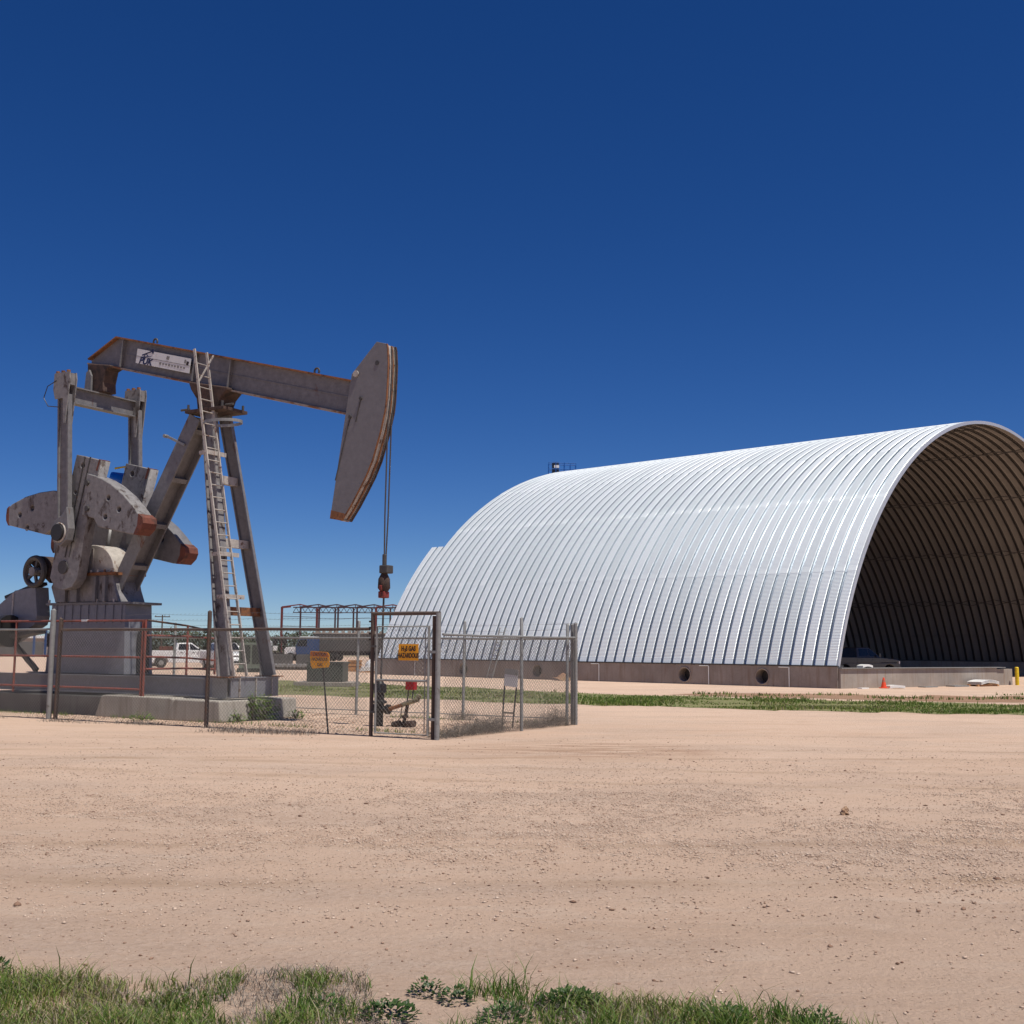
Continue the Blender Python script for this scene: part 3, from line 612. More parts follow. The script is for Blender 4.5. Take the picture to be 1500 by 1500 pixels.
m_ = MB(); m_.bar((-12.3, -.8, 1.75), (-10.5, -.55, 2.05), .4, .1, (0, 1, 0)); m_.bar((-11.4, -.6, 1.7), (-10.5, -.6, 1.05), .12, .1); m_.build('motor_rail', 'dark_steel', pj)
# cranks and counterweights
def crank_side(sg, slide):
    y_out, y_in = sg * .95, sg * .66
    a_, b2 = sorted((y_out, y_in))
    cr = plate('crank', [[(-9.74, 3.40), (-9.55, 3.15), (-9.2, 3.08), (-8.9, 3.15), (-8.72, 3.38), (-8.5, 4.68), (-8.04, 6.3), (-8.97, 6.52), (-9.54, 4.36)], circ(-8.72, 6.22, .075), circ(-8.95, 5.55, .05)], a_, b2, 'grey_worn', pj)
    f = sg * .965
    for du in (.33, .53):
        m_ = MB(); m_.bar((-9.45 + du * .75, sg * .955, 3.9), (-8.97 + du, sg * .955, 6.42), .03, .025, (0, 1, 0)); m_.build('slot_edge', 'dark_steel' if sg < 0 else 'grey', cr)
    m_ = MB(); m_.bar((-8.2, sg * .8, 6.05), (-8.1, sg * .8, 6.33), .31, .06); m_.build('crank_end', 'red_end', cr)
    m_ = MB(); m_.cyl((-9.25, sg * .66, 3.65), (-9.25, sg * .985, 3.65), .17, 20); m_.build('shaft_hub', 'dark_steel', cr, True)
    m_ = MB(); m_.cyl((-9.25, -.6 if sg < 0 else .4, 3.65), (-9.25, sg * .7, 3.65), .2, 16); m_.build('crank_shaft', 'dark_steel', cr, True)
    d = Vector((.217, .976)) * slide
    sft = lambda L: [(a + d.x, b_ + d.y) for a, b_ in L]
    LL = [(-11.52, 5.09), (-11.5, 5.25), (-11.32, 5.37), (-10.79, 5.54), (-10.26, 5.62), (-9.74, 5.64), (-9.4, 5.6), (-9.2, 5.75), (-9.42, 4.35), (-9.6, 4.45), (-9.76, 4.6), (-9.96, 4.51), (-11.38, 4.81), (-11.5, 4.95)]
    RR = [(-8.5, 6.0), (-8.22, 5.93), (-7.91, 5.82), (-7.61, 5.68), (-7.15, 5.38), (-6.81, 5.09), (-6.61, 4.89), (-6.46, 4.78), (-6.43, 4.65), (-6.49, 4.52), (-6.67, 4.38), (-6.86, 4.39), (-8.0, 4.62), (-8.18, 4.84), (-8.62, 4.95)]
    y0, y1 = sorted((sg * 1.0, sg * .56))
    for nm, Lp, hs, tip in (('counterweight', LL, [(-10.98, 5.07), (-10.5, 5.22), (-10.66, 4.72)], [(-11.525, 5.07), (-11.505, 5.26), (-11.42, 5.32), (-11.40, 4.82), (-11.42, 4.81), (-11.51, 4.94)]),
                            ('counterweight', RR, [(-7.68, 5.33), (-7.28, 5.02), (-7.76, 4.86)], [(-6.60, 4.885), (-6.45, 4.785), (-6.42, 4.65), (-6.48, 4.51), (-6.66, 4.37), (-6.74, 4.378), (-6.62, 4.6)])):
        w_ = plate(nm, [sft(Lp)] + [circ(*sft([h])[0], .065) for h in hs], y0, y1, 'grey_worn' if sg < 0 else 'grey', pj, .025)
        m_ = MB(); m_.prism(sft(tip), y0 - .004, y1 + .004); m_.build('painted_end', 'red_end', w_)
        for bu, bz in sft([(-9.15, 5.3), (-9.05, 4.8)] if Lp is LL else [(-8.45, 5.75), (-8.4, 5.1)]):
            m_ = MB(); m_.cyl((bu, sg * .94, bz), (bu, sg * 1.05, bz), .07, 8); m_.build('clamp_bolt', 'dark_steel', w_)
crank_side(-1, 0.); crank_side(1, -.62)
# pitman arms
for sg in (-1, 1):
    v = sg * 1.16
    m_ = MB(); m_.hbeam((-9.27, v, 8.05), (-9.04, v, 4.75), (1, 0, 0), .40, .13, .05, .03); pm = m_.build('pitman_arm', 'grey', pj)
    kn = MB(); kn.prism([(-9.56, 8.62), (-9.0, 8.62), (-8.97, 8.45), (-9.02, 7.9), (-9.08, 7.3), (-9.14, 7.3), (-9.2, 7.95), (-9.5, 7.95), (-9.58, 8.2)], v - .12, v - .09)
    kn.prism([(-9.56, 8.62), (-9.0, 8.62), (-8.97, 8.45), (-9.02, 7.9), (-9.08, 7.3), (-9.14, 7.3), (-9.2, 7.95), (-9.5, 7.95), (-9.58, 8.2)], v + .09, v + .12)
    kn.span((-9.55, v - .09, 8.3), (-9.02, v + .09, 8.6)); kn.build('pitman_head', 'grey_worn', pm)
    for k in range(3):
        m_ = MB(); m_.cyl((-9.5 + .2 * k, v - .06, 8.6), (-9.5 + .2 * k, v - .06, 8.68), .05, 8); m_.build('bolt', 'rust', pm)
    m_ = MB(); m_.prism([(-9.3, 4.8), (-9.02, 4.95), (-8.86, 5.15), (-8.76, 4.6), (-8.82, 4.3), (-9.05, 4.15), (-9.3, 4.28), (-9.38, 4.5)], v - .11, v + .11); m_.build('wrist_block', 'grey', pm, bevel=.02)
    m_ = MB(); m_.cyl((-9.08, sg * .9, 4.5), (-9.08, v + sg * .2, 4.5), .21, 22); m_.build('wrist_pin', 'black', pm, True)
    m_ = MB(); m_.tube([(-9.08 + .23 * math.cos(a), v + sg * .12, 4.5 + .23 * math.sin(a)) for a in np.linspace(0, 6.283, 24, endpoint=False)], .025, 6, True); m_.build('pin_ring', 'pale_grey', pm, True)
m_ = MB(); m_.tube([(-9.45, -1.3, 8.42), (-9.75, -1.32, 8.3), (-9.85, -1.34, 8.0), (-9.7, -1.32, 7.78), (-9.3, -1.28, 7.72)], .012, 6); m_.build('grease_hose', 'black', pj, True)
# equalizer and tail bearing
m_ = MB(); m_.hbeam((-9.25, -1.12, 8.08), (-9.25, 1.12, 8.08), (0, 0, 1), .44, .26, .035, .06); m_.build('equalizer', 'grey', pj)
m_ = MB(); m_.prism([(-9.55, 8.3), (-8.95, 8.3), (-8.98, 8.55), (-8.9, 8.88), (-8.75, 8.93), (-8.75, 8.99), (-9.62, 9.13), (-9.6, 8.85), (-9.5, 8.6)], -.22, .22); tb = m_.build('tail_bearing', 'rust_dark', pj, bevel=.03)
m_ = MB(); m_.prism([(-9.6, 8.31), (-9.35, 8.31), (-9.36, 8.75), (-9.45, 8.92), (-9.55, 8.85)], -.3, -.24); m_.build('bearing_strap', 'grey', tb)
# walking beam
beam_top = lambda u: 9.76 - .2577 * (u + 8.68); beam_bot = lambda u: 8.9 - .2545 * (u + 8.59)
m_ = MB(); m_.prism([(-9.69, 9.28), (-8.68, 9.73), (-.6, beam_top(-.6) - .03), (-.6, beam_bot(-.6) + .03), (-8.59, 8.93), (-9.7, 9.17)], -.02, .02); wb = m_.build('walking_beam', 'grey', pj)
m_ = MB(); m_.bar((-8.68, 0, 9.745), (-.6, 0, beam_top(-.6) - .015), .28, .04); m_.bar((-9.71, 0, 9.27), (-8.67, 0, 9.745), .28, .04); m_.build('top_flange', 'rust', wb)
m_ = MB(); m_.bar((-8.59, 0, 8.915), (-.6, 0, beam_bot(-.6) + .015), .28, .04); m_.bar((-9.72, 0, 9.155), (-8.58, 0, 8.915), .28, .04); m_.build('bottom_flange', paint('flange_paint', (.24, .2, .18), (.22, .09, .035), .46, .58, 3, .7), wb)
for u in (-8.55, -5.95, -4.75):
    m_ = MB(); m_.prism([(u - .012 + .05, beam_bot(u) + .04), (u + .012 + .05, beam_bot(u) + .04), (u + .012 + .15, beam_top(u + .15) - .04), (u - .012 + .15, beam_top(u + .15) - .04)], -.135, .135); m_.build('stiffener', 'grey', wb)
m_ = MB(); m_.bar((-8.4, -.028, 9.28), (-.9, -.028, 7.36), .018, .025); m_.build('weld_seam', 'grey', wb)
for u in (-7.35, -2.0):
    m_ = MB(); m_.tube([(u + .07 * math.cos(a), 0, beam_top(u) + .06 + .08 * math.sin(a)) for a in np.linspace(-.6, math.pi + .6, 10)], .025, 8); m_.build('lifting_eye', 'dark_steel', wb, True)
# sign board on the beam
SU = -7.9; rotx = Matrix.Rotation(R(90), 4, 'X'); til = Matrix.Rotation(math.atan(.256), 4, 'Y')
sc_ = lambda u, k: beam_bot(u) + (beam_top(u) - beam_bot(u)) * k
m_ = MB(); m_.prism([(-7.86, sc_(-7.86, .28)), (-5.95, sc_(-5.95, .28)), (-5.9, sc_(-5.9, .74)), (-7.81, sc_(-7.81, .74))], -.165, -.15); sb = m_.build('name_board', 'sign_white', pj)
text_mesh('lettering', 'PUK', .24, 'ink_blue', sb, (-7.5, -.1675, sc_(-7.5, .385)), til @ rotx, 1.05, .01, shear=.2)
ic = MB(); cu_, cz = -7.45, sc_(-7.45, .64); ic.bar((cu_ - .22, -.168, cz - .03), (cu_ + .26, -.168, cz + .07), .006, .05); ic.bar((cu_ - .05, -.168, cz + .02), (cu_ - .16, -.168, cz - .14), .006, .035); ic.bar((cu_ - .05, -.168, cz + .02), (cu_ + .05, -.168, cz - .14), .006, .035)
ic.prism([(cu_ + .2, cz + .15), (cu_ + .29, cz + .15), (cu_ + .31, cz + .04), (cu_ + .27, cz - .08), (cu_ + .21, cz + .03)], -.171, -.165); ic.bar((cu_ - .3, -.168, cz - .12), (cu_ + .2, -.168, cz - .14), .006, .025); ic.v = [(cu_ + (a - cu_) * .8, b_, cz + (c - cz) * .62) for a, b_, c in ic.v]; ic.build('pump_emblem', 'ink_blue', sb)
m_ = MB(); m_.bar((-7.84, -.167, sc_(-7.84, .51)), (-5.92, -.167, sc_(-5.92, .51)), .004, .014); m_.build('board_joint', 'ink_faint', sb)
for k in range(9):
    m_ = MB(); u = -7.0 + k * .105; m_.bar((u, -.167, sc_(u, .415)), (u + .07, -.167, sc_(u + .07, .415)), .004, .045 + .02 * (k % 3 == 0)); m_.build('worn_letter', 'ink_faint', sb)
for u, k, w in ((-6.75, .63, .1), (-6.12, .62, .06), (-6.05, .58, .08)):
    m_ = MB(); m_.bar((u, -.167, sc_(u, k)), (u + w, -.167, sc_(u + w, k)), .004, .09); m_.build('worn_letter', 'ink_faint' if k > .6 else 'ink', sb)
# horse head
HN = [(-.15, 8.54), (.13, 8.46), (.155, 8.37), (.18, 8.0), (.17, 7.61), (.15, 7.2), (.12, 6.95), (0, 6.46), (-.2, 5.85), (-.37, 5.5), (-.56, 5.19), (-.78, 4.85), (-1.02, 4.53), (-1.35, 4.59), (-.98, 6.97), (-.83, 7.87)]
hd = plate('horse_head', [HN], -.185, -.145, 'grey_head', pj, .006)
HF = [(a, b_) for a, b_ in HN]
plate('far_cheek', [HF], .145, .185, 'grey_head', hd, .006)
arc = HN[1:13]
for v0, v1, off, mt in ((-.142, .142, -.05, 'pale_grey'), (-.187, -.143, .012, 'rust'), (.143, .187, .012, 'rust_dark'), (.03, .075, -.02, 'rust')):
    m_ = MB()
    for i in range(len(arc) - 1):
        (a0, z0), (a1, z1) = arc[i], arc[i + 1]; m_.add([(a0 + off, v0, z0), (a0 + off, v1, z0), (a1 + off, v1, z1), (a1 + off, v0, z1), (a0 + off - .02, v0, z0), (a0 + off - .02, v1, z0), (a1 + off - .02, v1, z1), (a1 + off - .02, v0, z1)], [(0, 1, 2, 3), (7, 6, 5, 4), (0, 4, 5, 1), (1, 5, 6, 2), (2, 6, 7, 3), (3, 7, 4, 0)])
    m_.build('wireline_track', mt, hd)
m_ = MB(); m_.bar((-.55, 0, 8.05), (-.02, 0, 8.48), .28, .02); m_.bar((-1.3, 0, 4.62), (-1.02, 0, 4.55), .3, .02); m_.bar((-1.33, 0, 4.62), (-.99, 0, 6.95), .28, .02); m_.build('back_plate', 'grey', hd)
m_ = MB(); m_.prism([(-1.352, 4.588), (-1.022, 4.528), (-.93, 4.68), (-1.325, 4.78)], -.189, -.185); m_.build('rusty_tip', 'rust', hd)
m_ = MB(); m_.cyl((-.7, -.19, 7.86), (-.7, -.22, 7.86), .075, 20); m_.build('pin_boss', 'pale_grey', hd, True)
m_ = MB(); m_.cyl((-.12, -.188, 8.05), (-.12, -.196, 8.05), .055, 16); m_.build('plug', 'dark_steel', hd)
for (u0, z0, u1, z1) in ((-.55, 7.28, -.68, 6.75), (-.84, 6.88, -1.22, 5.45)):
    m_ = MB(); m_.cyl((u0, -.185, z0), (u0, -.22, z0), .04, 10); m_.build('eye_bolt', 'dark_steel', hd)
    m_ = MB(); m_.tube([(u0, -.195, z0), (u1, -.195, z1)], .011, 6); m_.build('hanging_strap', 'dark_steel', hd)
# wire lines, carrier, polished rod
for v in (-.06, .075):
    m_ = MB(); pts = [(a + .02, v, z_) for a, z_ in HN[2:7]] + [(.115, v, 6.6), (.085, v * .9, 4.6), (.07, v * .35, 3.5)]; m_.tube(pts, .017, 8); m_.build('wireline', 'dark_steel', pj, True)
m_ = MB(); m_.cyl((.06, 0, 3.3), (.06, 0, 3.75), .05, 12); m_.span((0, -.12, 3.32), (.22, .12, 3.5)); cb = m_.build('carrier_bar', 'dark_steel', pj, bevel=.02)
m_ = MB(); m_.tube([(.06, 0, 3.32), (.06, 0, 3.2), (.06, 0, 3.0), (.06, 0, 2.88)], [.07, .13, .14, .05], 14); m_.build('rod_clamp', 'rust_dark', cb, True)
m_ = MB(); m_.span((-.03, -.1, 2.78), (.14, .1, 2.93)); m_.box((.06, 0, 3.0), (.08, .3, .12)); m_.build('clamp_bolt', paint('dull_red_clamp', (.22, .03, .022), (.1, .03, .02), .5, .65, 9, .6), cb, bevel=.02)
m_ = MB(); m_.tube([(.06, 0, 2.9), (.03, 0, .9)], .022, 10); m_.build('polished_rod', 'dark_steel', pj, True)
# A-frame posts
m_ = MB(); m_.hbeam((-5.58, 0, 7.3), (-8.25, 0, 2.86), (0, 1, 0), .56, .40, .04, .04); bl = m_.build('back_leg', 'grey', pj)
for k in (.06, .32, .57, .80, .97):
    c = Vector((-5.58, 0, 7.3)).lerp(Vector((-8.25, 0, 2.86)), k); m_ = MB(); d_ = Vector((-2.67, 0, -4.44)).normalized(); m_.bar(c - d_ * .06, c + d_ * .06, .48, .37, (0, 1, 0)); m_.build('web_stiffener', 'grey', bl)
m_ = MB(); m_.prism([(-8.7, 2.78), (-7.85, 2.78), (-7.9, 3.2), (-8.1, 3.25)], -.36, -.33); m_.build('foot_gusset', 'grey', bl)
m_ = MB(); m_.bar((-6.5, -.32, 6.9), (-5.85, -.32, 6.62), .03, .06); m_.cyl((-6.5, -.38, 6.89), (-6.5, -.26, 6.89), .045, 8); m_.build('brace_arm', 'galv', bl)
for sg in (-1, 1):
    m_ = MB(); m_.hbeam((-5.1, sg * .27, 7.38), (-3.82, sg * .74, 1.0), (1, 0, 0), .36, .20 if sg < 0 else .10, .04, .03); fl = m_.build('front_leg', 'grey_worn' if sg < 0 else 'grey', pj)
    m_ = MB(); m_.span((-4.1, sg * .74 - .2, .985), (-3.55, sg * .74 + .2, 1.01)); m_.build('foot_plate', 'rust', fl)
for z_, m1 in ((5.7, 'pale_grey'), (4.15, 'pale_grey'), (2.52, 'rust')):
    k = (7.38 - z_) / 6.38; u = -5.1 + 1.28 * k; v = .27 + .47 * k; m_ = MB(); m_.bar((u, -v + .02, z_), (u, v - .02, z_), .15, .2, (1, 0, 0)); m_.build('cross_member', m1, pj)
m_ = MB(); m_.span((-5.78, -.42, 7.38), (-4.5, .42, 7.46)); sp = m_.build('saddle_plate', 'rust_dark', pj, bevel=.008)
for u in (-5.72, -4.6):
    for v in (-.36, .36):
        m_ = MB(); m_.cyl((u, v, 7.46), (u, v, 7.6), .03, 8); m_.build('bolt', 'dark_steel', sp)
    m_ = MB(); m_.cyl((u + (-.3 if u < -5 else .05), -.3, 7.5), (u + (-.02 if u < -5 else .3), -.3, 7.5), .03, 8); m_.build('adjusting_bolt', 'dark_steel', sp)
m_ = MB(); m_.prism([(-5.5, 7.46), (-4.85, 7.46), (-4.75, 7.7), (-4.55, 7.88), (-4.55, 7.95), (-5.85, 8.22), (-5.75, 8.0), (-5.55, 7.75)], -.28, .28); m_.build('centre_bearing', 'rust_dark', pj, bevel=.03)
# ladder
lr = [(-5.17, 8.85), (-4.80, 6.97), (-3.52, 1.02)]
lad = MB()
for v in (-.78, -.37): lad.bar((lr[0][0], v, lr[0][1]), (lr[1][0], v, lr[1][1]), .03, .065); lad.bar((lr[1][0], v, lr[1][1]), (lr[2][0], v, lr[2][1]), .03, .065)
lad = lad.build('ladder', 'pale_grey', pj)
for k in range(25):
    z_ = 1.3 + .3 * k
    u = np.interp(z_, [1.02, 6.97, 8.85], [-3.52, -4.80, -5.17]); m_ = MB(); m_.cyl((u, -.765, z_), (u, -.385, z_), .014, 8); m_.build('rung', 'pale_grey', lad)
for z_ in (6.3, 3.85, 2.85):
    u = np.interp(z_, [1.02, 6.97], [-3.52, -4.80]); m_ = MB(); m_.bar((u, -.72, z_), (u - .32, -.66, z_), .05, .09); m_.bar((u - .02, -.8, z_), (u - .02, -.1, z_), .04, .1, (1, 0, 0)); m_.build('bracket', 'pale_grey', lad)
m_ = MB(); m_.bar((-5.0, -.78, 8.0), (-4.95, -.36, 8.75), .03, .03); m_.build('brace', 'pale_grey', lad)
hp = MB(); n = 28
for i in range(n):
    a0, a1 = (-2.5 + 5.0 * i / n), (-2.5 + 5.0 * (i + 1) / n); p = lambda a: (-4.35 + .52 * math.cos(a), -.57 + .36 * math.sin(a), 7.0)
    hp.bar(p(a0), p(a1), .07, .012, (0, 0, 1))
hp.build('safety_hoop', 'galv', lad)
# blue drum and yellow handle hanging behind the cranks
m_ = MB(); m_.tube([(-10.25, 1.3, 6.1), (-10.15, 1.34, 6.25), (-9.9, 1.42, 6.2), (-9.78, 1.45, 6.12)], [.1, .22, .22, .16], 14); m_.build('cable_reel', 'blue_bright', pj, True)
m_ = MB(); m_.tube([(-10.1, 1.3, 6.55), (-9.7, 1.3, 6.57), (-9.68, 1.3, 6.2)], .03, 8); m_.build('lock_bar', 'yellow', pj, True)

# ------------------------------------------------------------------ fences round the well
def L2W(u, v, z=0): return O0 + Vector((math.cos(YAW) * u - math.sin(YAW) * v, math.sin(YAW) * u + math.cos(YAW) * v, z))
def chain_link(L, z0, z1, y=0., pitch=.086, r=.003):
    V = []; F = []; H = z1 - z0
    for sg in (1, -1):
        c = -H
        while c < L + H:
            t0, t1 = (max(0, -c), min(H, L - c)) if sg > 0 else (max(0, c - L), min(H, c))
            if t1 - t0 > .01:
                a = np.array([c + sg * t0, y + sg * .002, z0 + t0]); b_ = np.array([c + sg * t1, y + sg * .002, z0 + t1]); k = len(V)
                n1 = np.array([-.7071 * sg, 0, .7071]) * r
                for p in (a, b_): V += [p + n1, p - n1 * .5 + [0, r * .87, 0], p - n1 * .5 - [0, r * .87, 0]]
                F += [(k, k + 1, k + 4, k + 3), (k + 1, k + 2, k + 5, k + 4), (k + 2, k, k + 3, k + 5)]
            c += pitch
    return V, F
def fence(name, p0, p1, posts, zr, rail_mat, label, pr=.038, rr=.024, low=None, barbs=()):
    a, b_ = Vector(p0), Vector(p1); d = b_ - a; L = d.length
    root = empty(name, L2W(*p0), YAW + math.atan2(d.y, d.x), label, 'fence', 'fence runs round the well')
    for t, h, r_, mt, y_ in posts:
        m_ = MB(); m_.tube([(t, y_, -.05), (t + rng.normal() * .012, y_ + rng.normal() * .012, h), (t, y_, h + .02)], [r_, r_, r_ * .4], 12); p = m_.build('post', mt, root, True)
        if r_ < .06 and mt == 'galv':
            for z_ in (.35, 1.0, 1.6):
                m_ = MB(); m_.tube([(t + (r_ + .004) * math.cos(q), y_ + (r_ + .004) * math.sin(q), z_) for q in np.linspace(0, 6.283, 12, endpoint=False)], .006, 5, True); m_.build('tie_band', 'galv', p)
    m_ = MB(); n = max(2, int(L / 1.2)); m_.tube([(L * i / n, .0, zr + rng.normal() * .006) for i in range(n + 1)], rr, 10); m_.build('top_rail', rail_mat, root, True)
    if low is not None: m_ = MB(); m_.tube([(0, 0, low), (L, 0, low)], .012, 6); m_.build('bottom_rail', 'galv', root, True)
    V, F = chain_link(L, .03, zr - .01, -.03); o = raw_mesh('chain_link', np.array(V), np.array(F), None, 'wire', root); o['kind'] = 'stuff'
    for z_ in barbs:
        m_ = MB(); m_.tube([(L * i / 12, 0, z_ - .05 * math.sin(math.pi * ((i / 12 * 3) % 1))) for i in range(13)], .003, 4)
        for i in range(int(L / .12)): m_.bar((i * .12, -.02, z_ - .03), (i * .12 + .01, .02, z_ - .01), .003, .003, (0, 0, 1))
        m_.build('barbed_wire', 'wire', root)
    return root
fence('chain_link_fence', (-14.5, -2.55), (-7.46, -2.55), [(0, 2.4, .04, 'galv', 0), (3.5, 2.4, .035, 'galv', 0), (7.0, 2.5, .062, 'galv', -.02)], 2.06, 'galv', 'grey chain-link fence run at the far left edge, ending at a thick post', barbs=(2.3,))
fence('chain_link_fence', (-7.3, -2.55), (1.6, -2.55), [(0, 2.3, .05, 'brown_pipe', 0), (4.7, 2.43, .045, 'brown_pipe', 0)], 2.05, 'brown_pipe', 'brown pipe chain-link fence run in front of the pump jack base', rr=.032, barbs=(2.28, 2.4))
fence('chain_link_fence', (3.27, -2.5), (3.27, 3.05), [(3.02, 2.33, .036, 'galv', 0), (5.3, 2.25, .036, 'galv', 0.12), (5.5, 2.28, .045, 'galv', 0)], 1.95, 'galv', 'grey chain-link fence run from the gate post to the right corner')
fence('chain_link_fence', (3.2, 3.1), (-13.5, 3.1), [(.06, 2.25, .045, 'galv', 0), (3.0, 2.33, .036, 'galv', 0), (6.2, 2.36, .036, 'galv', 0), (9.4, 2.33, .036, 'galv', 0), (12.6, 2.33, .036, 'galv', 0), (15.8, 2.33, .036, 'galv', 0)], 1.93, 'galv', 'grey chain-link fence run along the back of the well pad', low=.12, barbs=(2.15, 2.28))
# gate in its pipe frame
gt = empty('pipe_gate', L2W(1.68, -2.55), YAW, 'narrow chain-link gate hung in a tall dark pipe frame', 'gate')
m_ = MB(); m_.tube([(0, 0, -.05), (0, 0, 2.36)], .038, 12); m_.build('frame_post', 'brown_pipe', gt, True)
m_ = MB(); m_.tube([(1.52, 0, -.05), (1.52, 0, 2.36)], .05, 12); m_.build('frame_post', 'galv', gt, True)
m_ = MB(); m_.tube([(1.40, .04, -.05), (1.40, .04, 2.3)], .036, 12); m_.build('frame_post', 'brown_pipe', gt, True)
m_ = MB(); m_.tube([(-.03, 0, 2.35), (1.55, 0, 2.35)], .036, 12); m_.build('head_bar', 'brown_pipe', gt, True)
for i, z_ in enumerate((2.2, 2.08, 1.97, 1.85)):
    m_ = MB(); m_.cyl((-.09, 0, z_), (-.03, 0, z_), .018, 8); m_.build('insulator', 'black', gt)
lf = MB(); lf.tube([(.12, -.03, .08), (.12, -.03, 2.1), (1.33, -.03, 2.1), (1.33, -.03, .08)], .026, 10, True); lf = lf.build('gate_leaf', 'galv', gt, True)
m_ = MB(); m_.tube([(.12, -.03, 1.08), (1.33, -.03, 1.08)], .022, 10); m_.build('mid_bar', 'galv', lf, True)
m_ = MB(); m_.tube([(1.25, -.03, .12), (1.25, -.03, 2.06)], .01, 6); m_.build('tension_bar', 'galv', lf, True)
V, F = chain_link(1.2, .09, 2.09, -.03); V = np.array(V) + [.12, 0, 0]; o = raw_mesh('chain_link', V, np.array(F), None, 'wire', lf); o['kind'] = 'stuff'
for z_ in (.35, 1.6):
    m_ = MB(); m_.span((1.33, -.05, z_), (1.5, .0, z_ + .05)); m_.build('hinge', 'galv', gt)
    m_ = MB(); m_.span((.0, -.06, z_ + .1), (.13, -.01, z_ + .14)); m_.build('latch', 'dark_steel', gt)
# orange signs
ROTX = Matrix.Rotation(R(90), 4, 'X')
sg2 = empty('warning_sign', L2W(2.56, -2.60, 1.615), YAW, 'orange H2S gas hazardous sign wired to the gate', 'sign')
m_ = MB(); m_.span((-.225, -.006, -.155), (.225, .006, .155)); m_.build('panel', 'sign_orange', sg2)
text_mesh('lettering', 'H', .125, 'ink', sg2, (-.128, -.0075, .065), ROTX, .7, .005)
text_mesh('lettering', '2', .085, 'ink', sg2, (-.072, -.0075, .035), ROTX, .7, .004)
text_mesh('lettering', 'S GAS', .125, 'ink', sg2, (.055, -.0075, .065), ROTX, .7, .005)
text_mesh('lettering', 'HAZARDOUS', .122, 'ink', sg2, (0, -.0075, -.065), ROTX, .66, .005)
sg1 = empty('warning_sign', L2W(.53, -2.42), YAW, 'rounded orange hazardous gas sign on a leaning thin post', 'sign')
m_ = MB(); m_.bar((0, .02, -.05), (-.18, .02, 1.35), .012, .035); m_.build('post', 'dark_steel', sg1)
rr_ = [(-.49, 1.62), (-.44, 1.62), (-.06, 1.60), (-.01, 1.55), (.0, 1.35), (-.03, 1.30), (-.42, 1.27), (-.47, 1.33), (-.495, 1.5)]
m_ = MB(); m_.prism(rr_, -.006, .006); pn = m_.build('panel', 'sign_orange', sg1)
m_ = MB(); m_.prism([(-.485, 1.515), (-.01, 1.50), (-.015, 1.54), (-.06, 1.59), (-.44, 1.61), (-.485, 1.6)], -.0085, -.006); m_.build('header_band', paint('dark_orange', (.5, .13, .01), None), sg1)
text_mesh('lettering', 'CAUTION', .085, 'ink', sg1, (-.25, -.0095, 1.555), ROTX, .9, .002)
text_mesh('lettering', 'HAZARDOUS', .085, 'ink', sg1, (-.25, -.0075, 1.455), ROTX, .78, .002)
text_mesh('lettering', 'GAS', .085, 'ink', sg1, (-.24, -.0075, 1.345), ROTX, .9, .002)
# small white notice on two legs
ns = empty('notice_stand', L2W(2.42, 1.2), YAW, 'white notice board on two thin dark legs inside the fence', 'sign')
for (u0, z0, u1, z1) in ((-.02, 0, .06, 1.24), (.24, 0, .37, 1.22)):
    m_ = MB(); m_.tube([(u0, 0, z0), (u1, 0, z1)], .018, 8); m_.build('leg', 'dark_steel', ns, True)
m_ = MB(); m_.tube([(.0, 0, .32), (.28, 0, .32)], .016, 8); m_.build('cross_bar', 'dark_steel', ns, True)
m_ = MB(); m_.prism([(.04, .90), (.36, .87), (.39, 1.24), (.06, 1.27)], -.03, -.018); m_.build('board', 'sign_white', ns)
m_ = MB(); m_.prism([(.055, 1.15), (.385, 1.12), (.392, 1.245), (.06, 1.275)], -.034, -.03); m_.build('header_band', 'galv', ns)
# well head
wh_ = empty('well_head', L2W(0, 0), YAW, 'dark well head with flow line under the polished rod, behind the gate', 'well head')
m_ = MB(); m_.tube([(.02, 0, -.05), (.02, 0, .25), (.02, 0, .30), (.02, 0, .48), (.02, 0, .50), (.02, 0, .54), (.02, 0, .56), (.02, 0, .70), (.01, 0, .72), (.01, 0, .86), (.01, 0, .9), (.0, 0, 1.02)], [.075, .075, .085, .085, .15, .15, .09, .09, .14, .12, .1, .04], 16); m_.build('casing_spool', 'black', wh_, True)
m_ = MB(); m_.cyl((-.2, 0, .40), (.26, 0, .36), .075, 12); m_.cyl((.2, 0, .37), (.27, 0, .365), .11, 12); m_.build('side_valve', 'black', wh_, True)
m_ = MB(); m_.span((-.12, -.09, .74), (.14, .09, .92)); m_.build('stuffing_box', 'black', wh_, bevel=.04)
m_ = MB(); m_.tube([(.25, 0, .37), (.66, 0, .49)], .042, 12); m_.build('flow_line', 'rust', wh_, True)
m_ = MB(); m_.cyl((.62, 0, .48), (1.02, 0, .60), .05, 10); m_.cyl((.98, 0, .56), (1.04, .02, .70), .05, 10); m_.build('tee_fitting', paint('brass_fitting', (.25, .22, .13), (.1, .08, .05), .5, .6, 9, .5), wh_, True)
m_ = MB(); m_.tube([(.75, 0, .5), (.70, 0, .25), (.6, 0, -.05)], .038, 10); m_.cyl((.69, 0, .2), (.68, 0, .26), .075, 10); m_.build('riser', 'rust_dark', wh_, True)
m_ = MB(); m_.tube([(.62, -.02, .46), (.6, -.05, .2), (.45, -.08, .05), (.25, -.08, .02)], .01, 6); m_.build('hose', 'black', wh_, True)
m_ = MB(); m_.cyl((.35, .05, .04), (.55, .0, .08), .07, 10); m_.cyl((.62, .05, .06), (.95, -.05, .09), .075, 12); m_.build('buried_fitting', 'rust_dark', wh_, True)
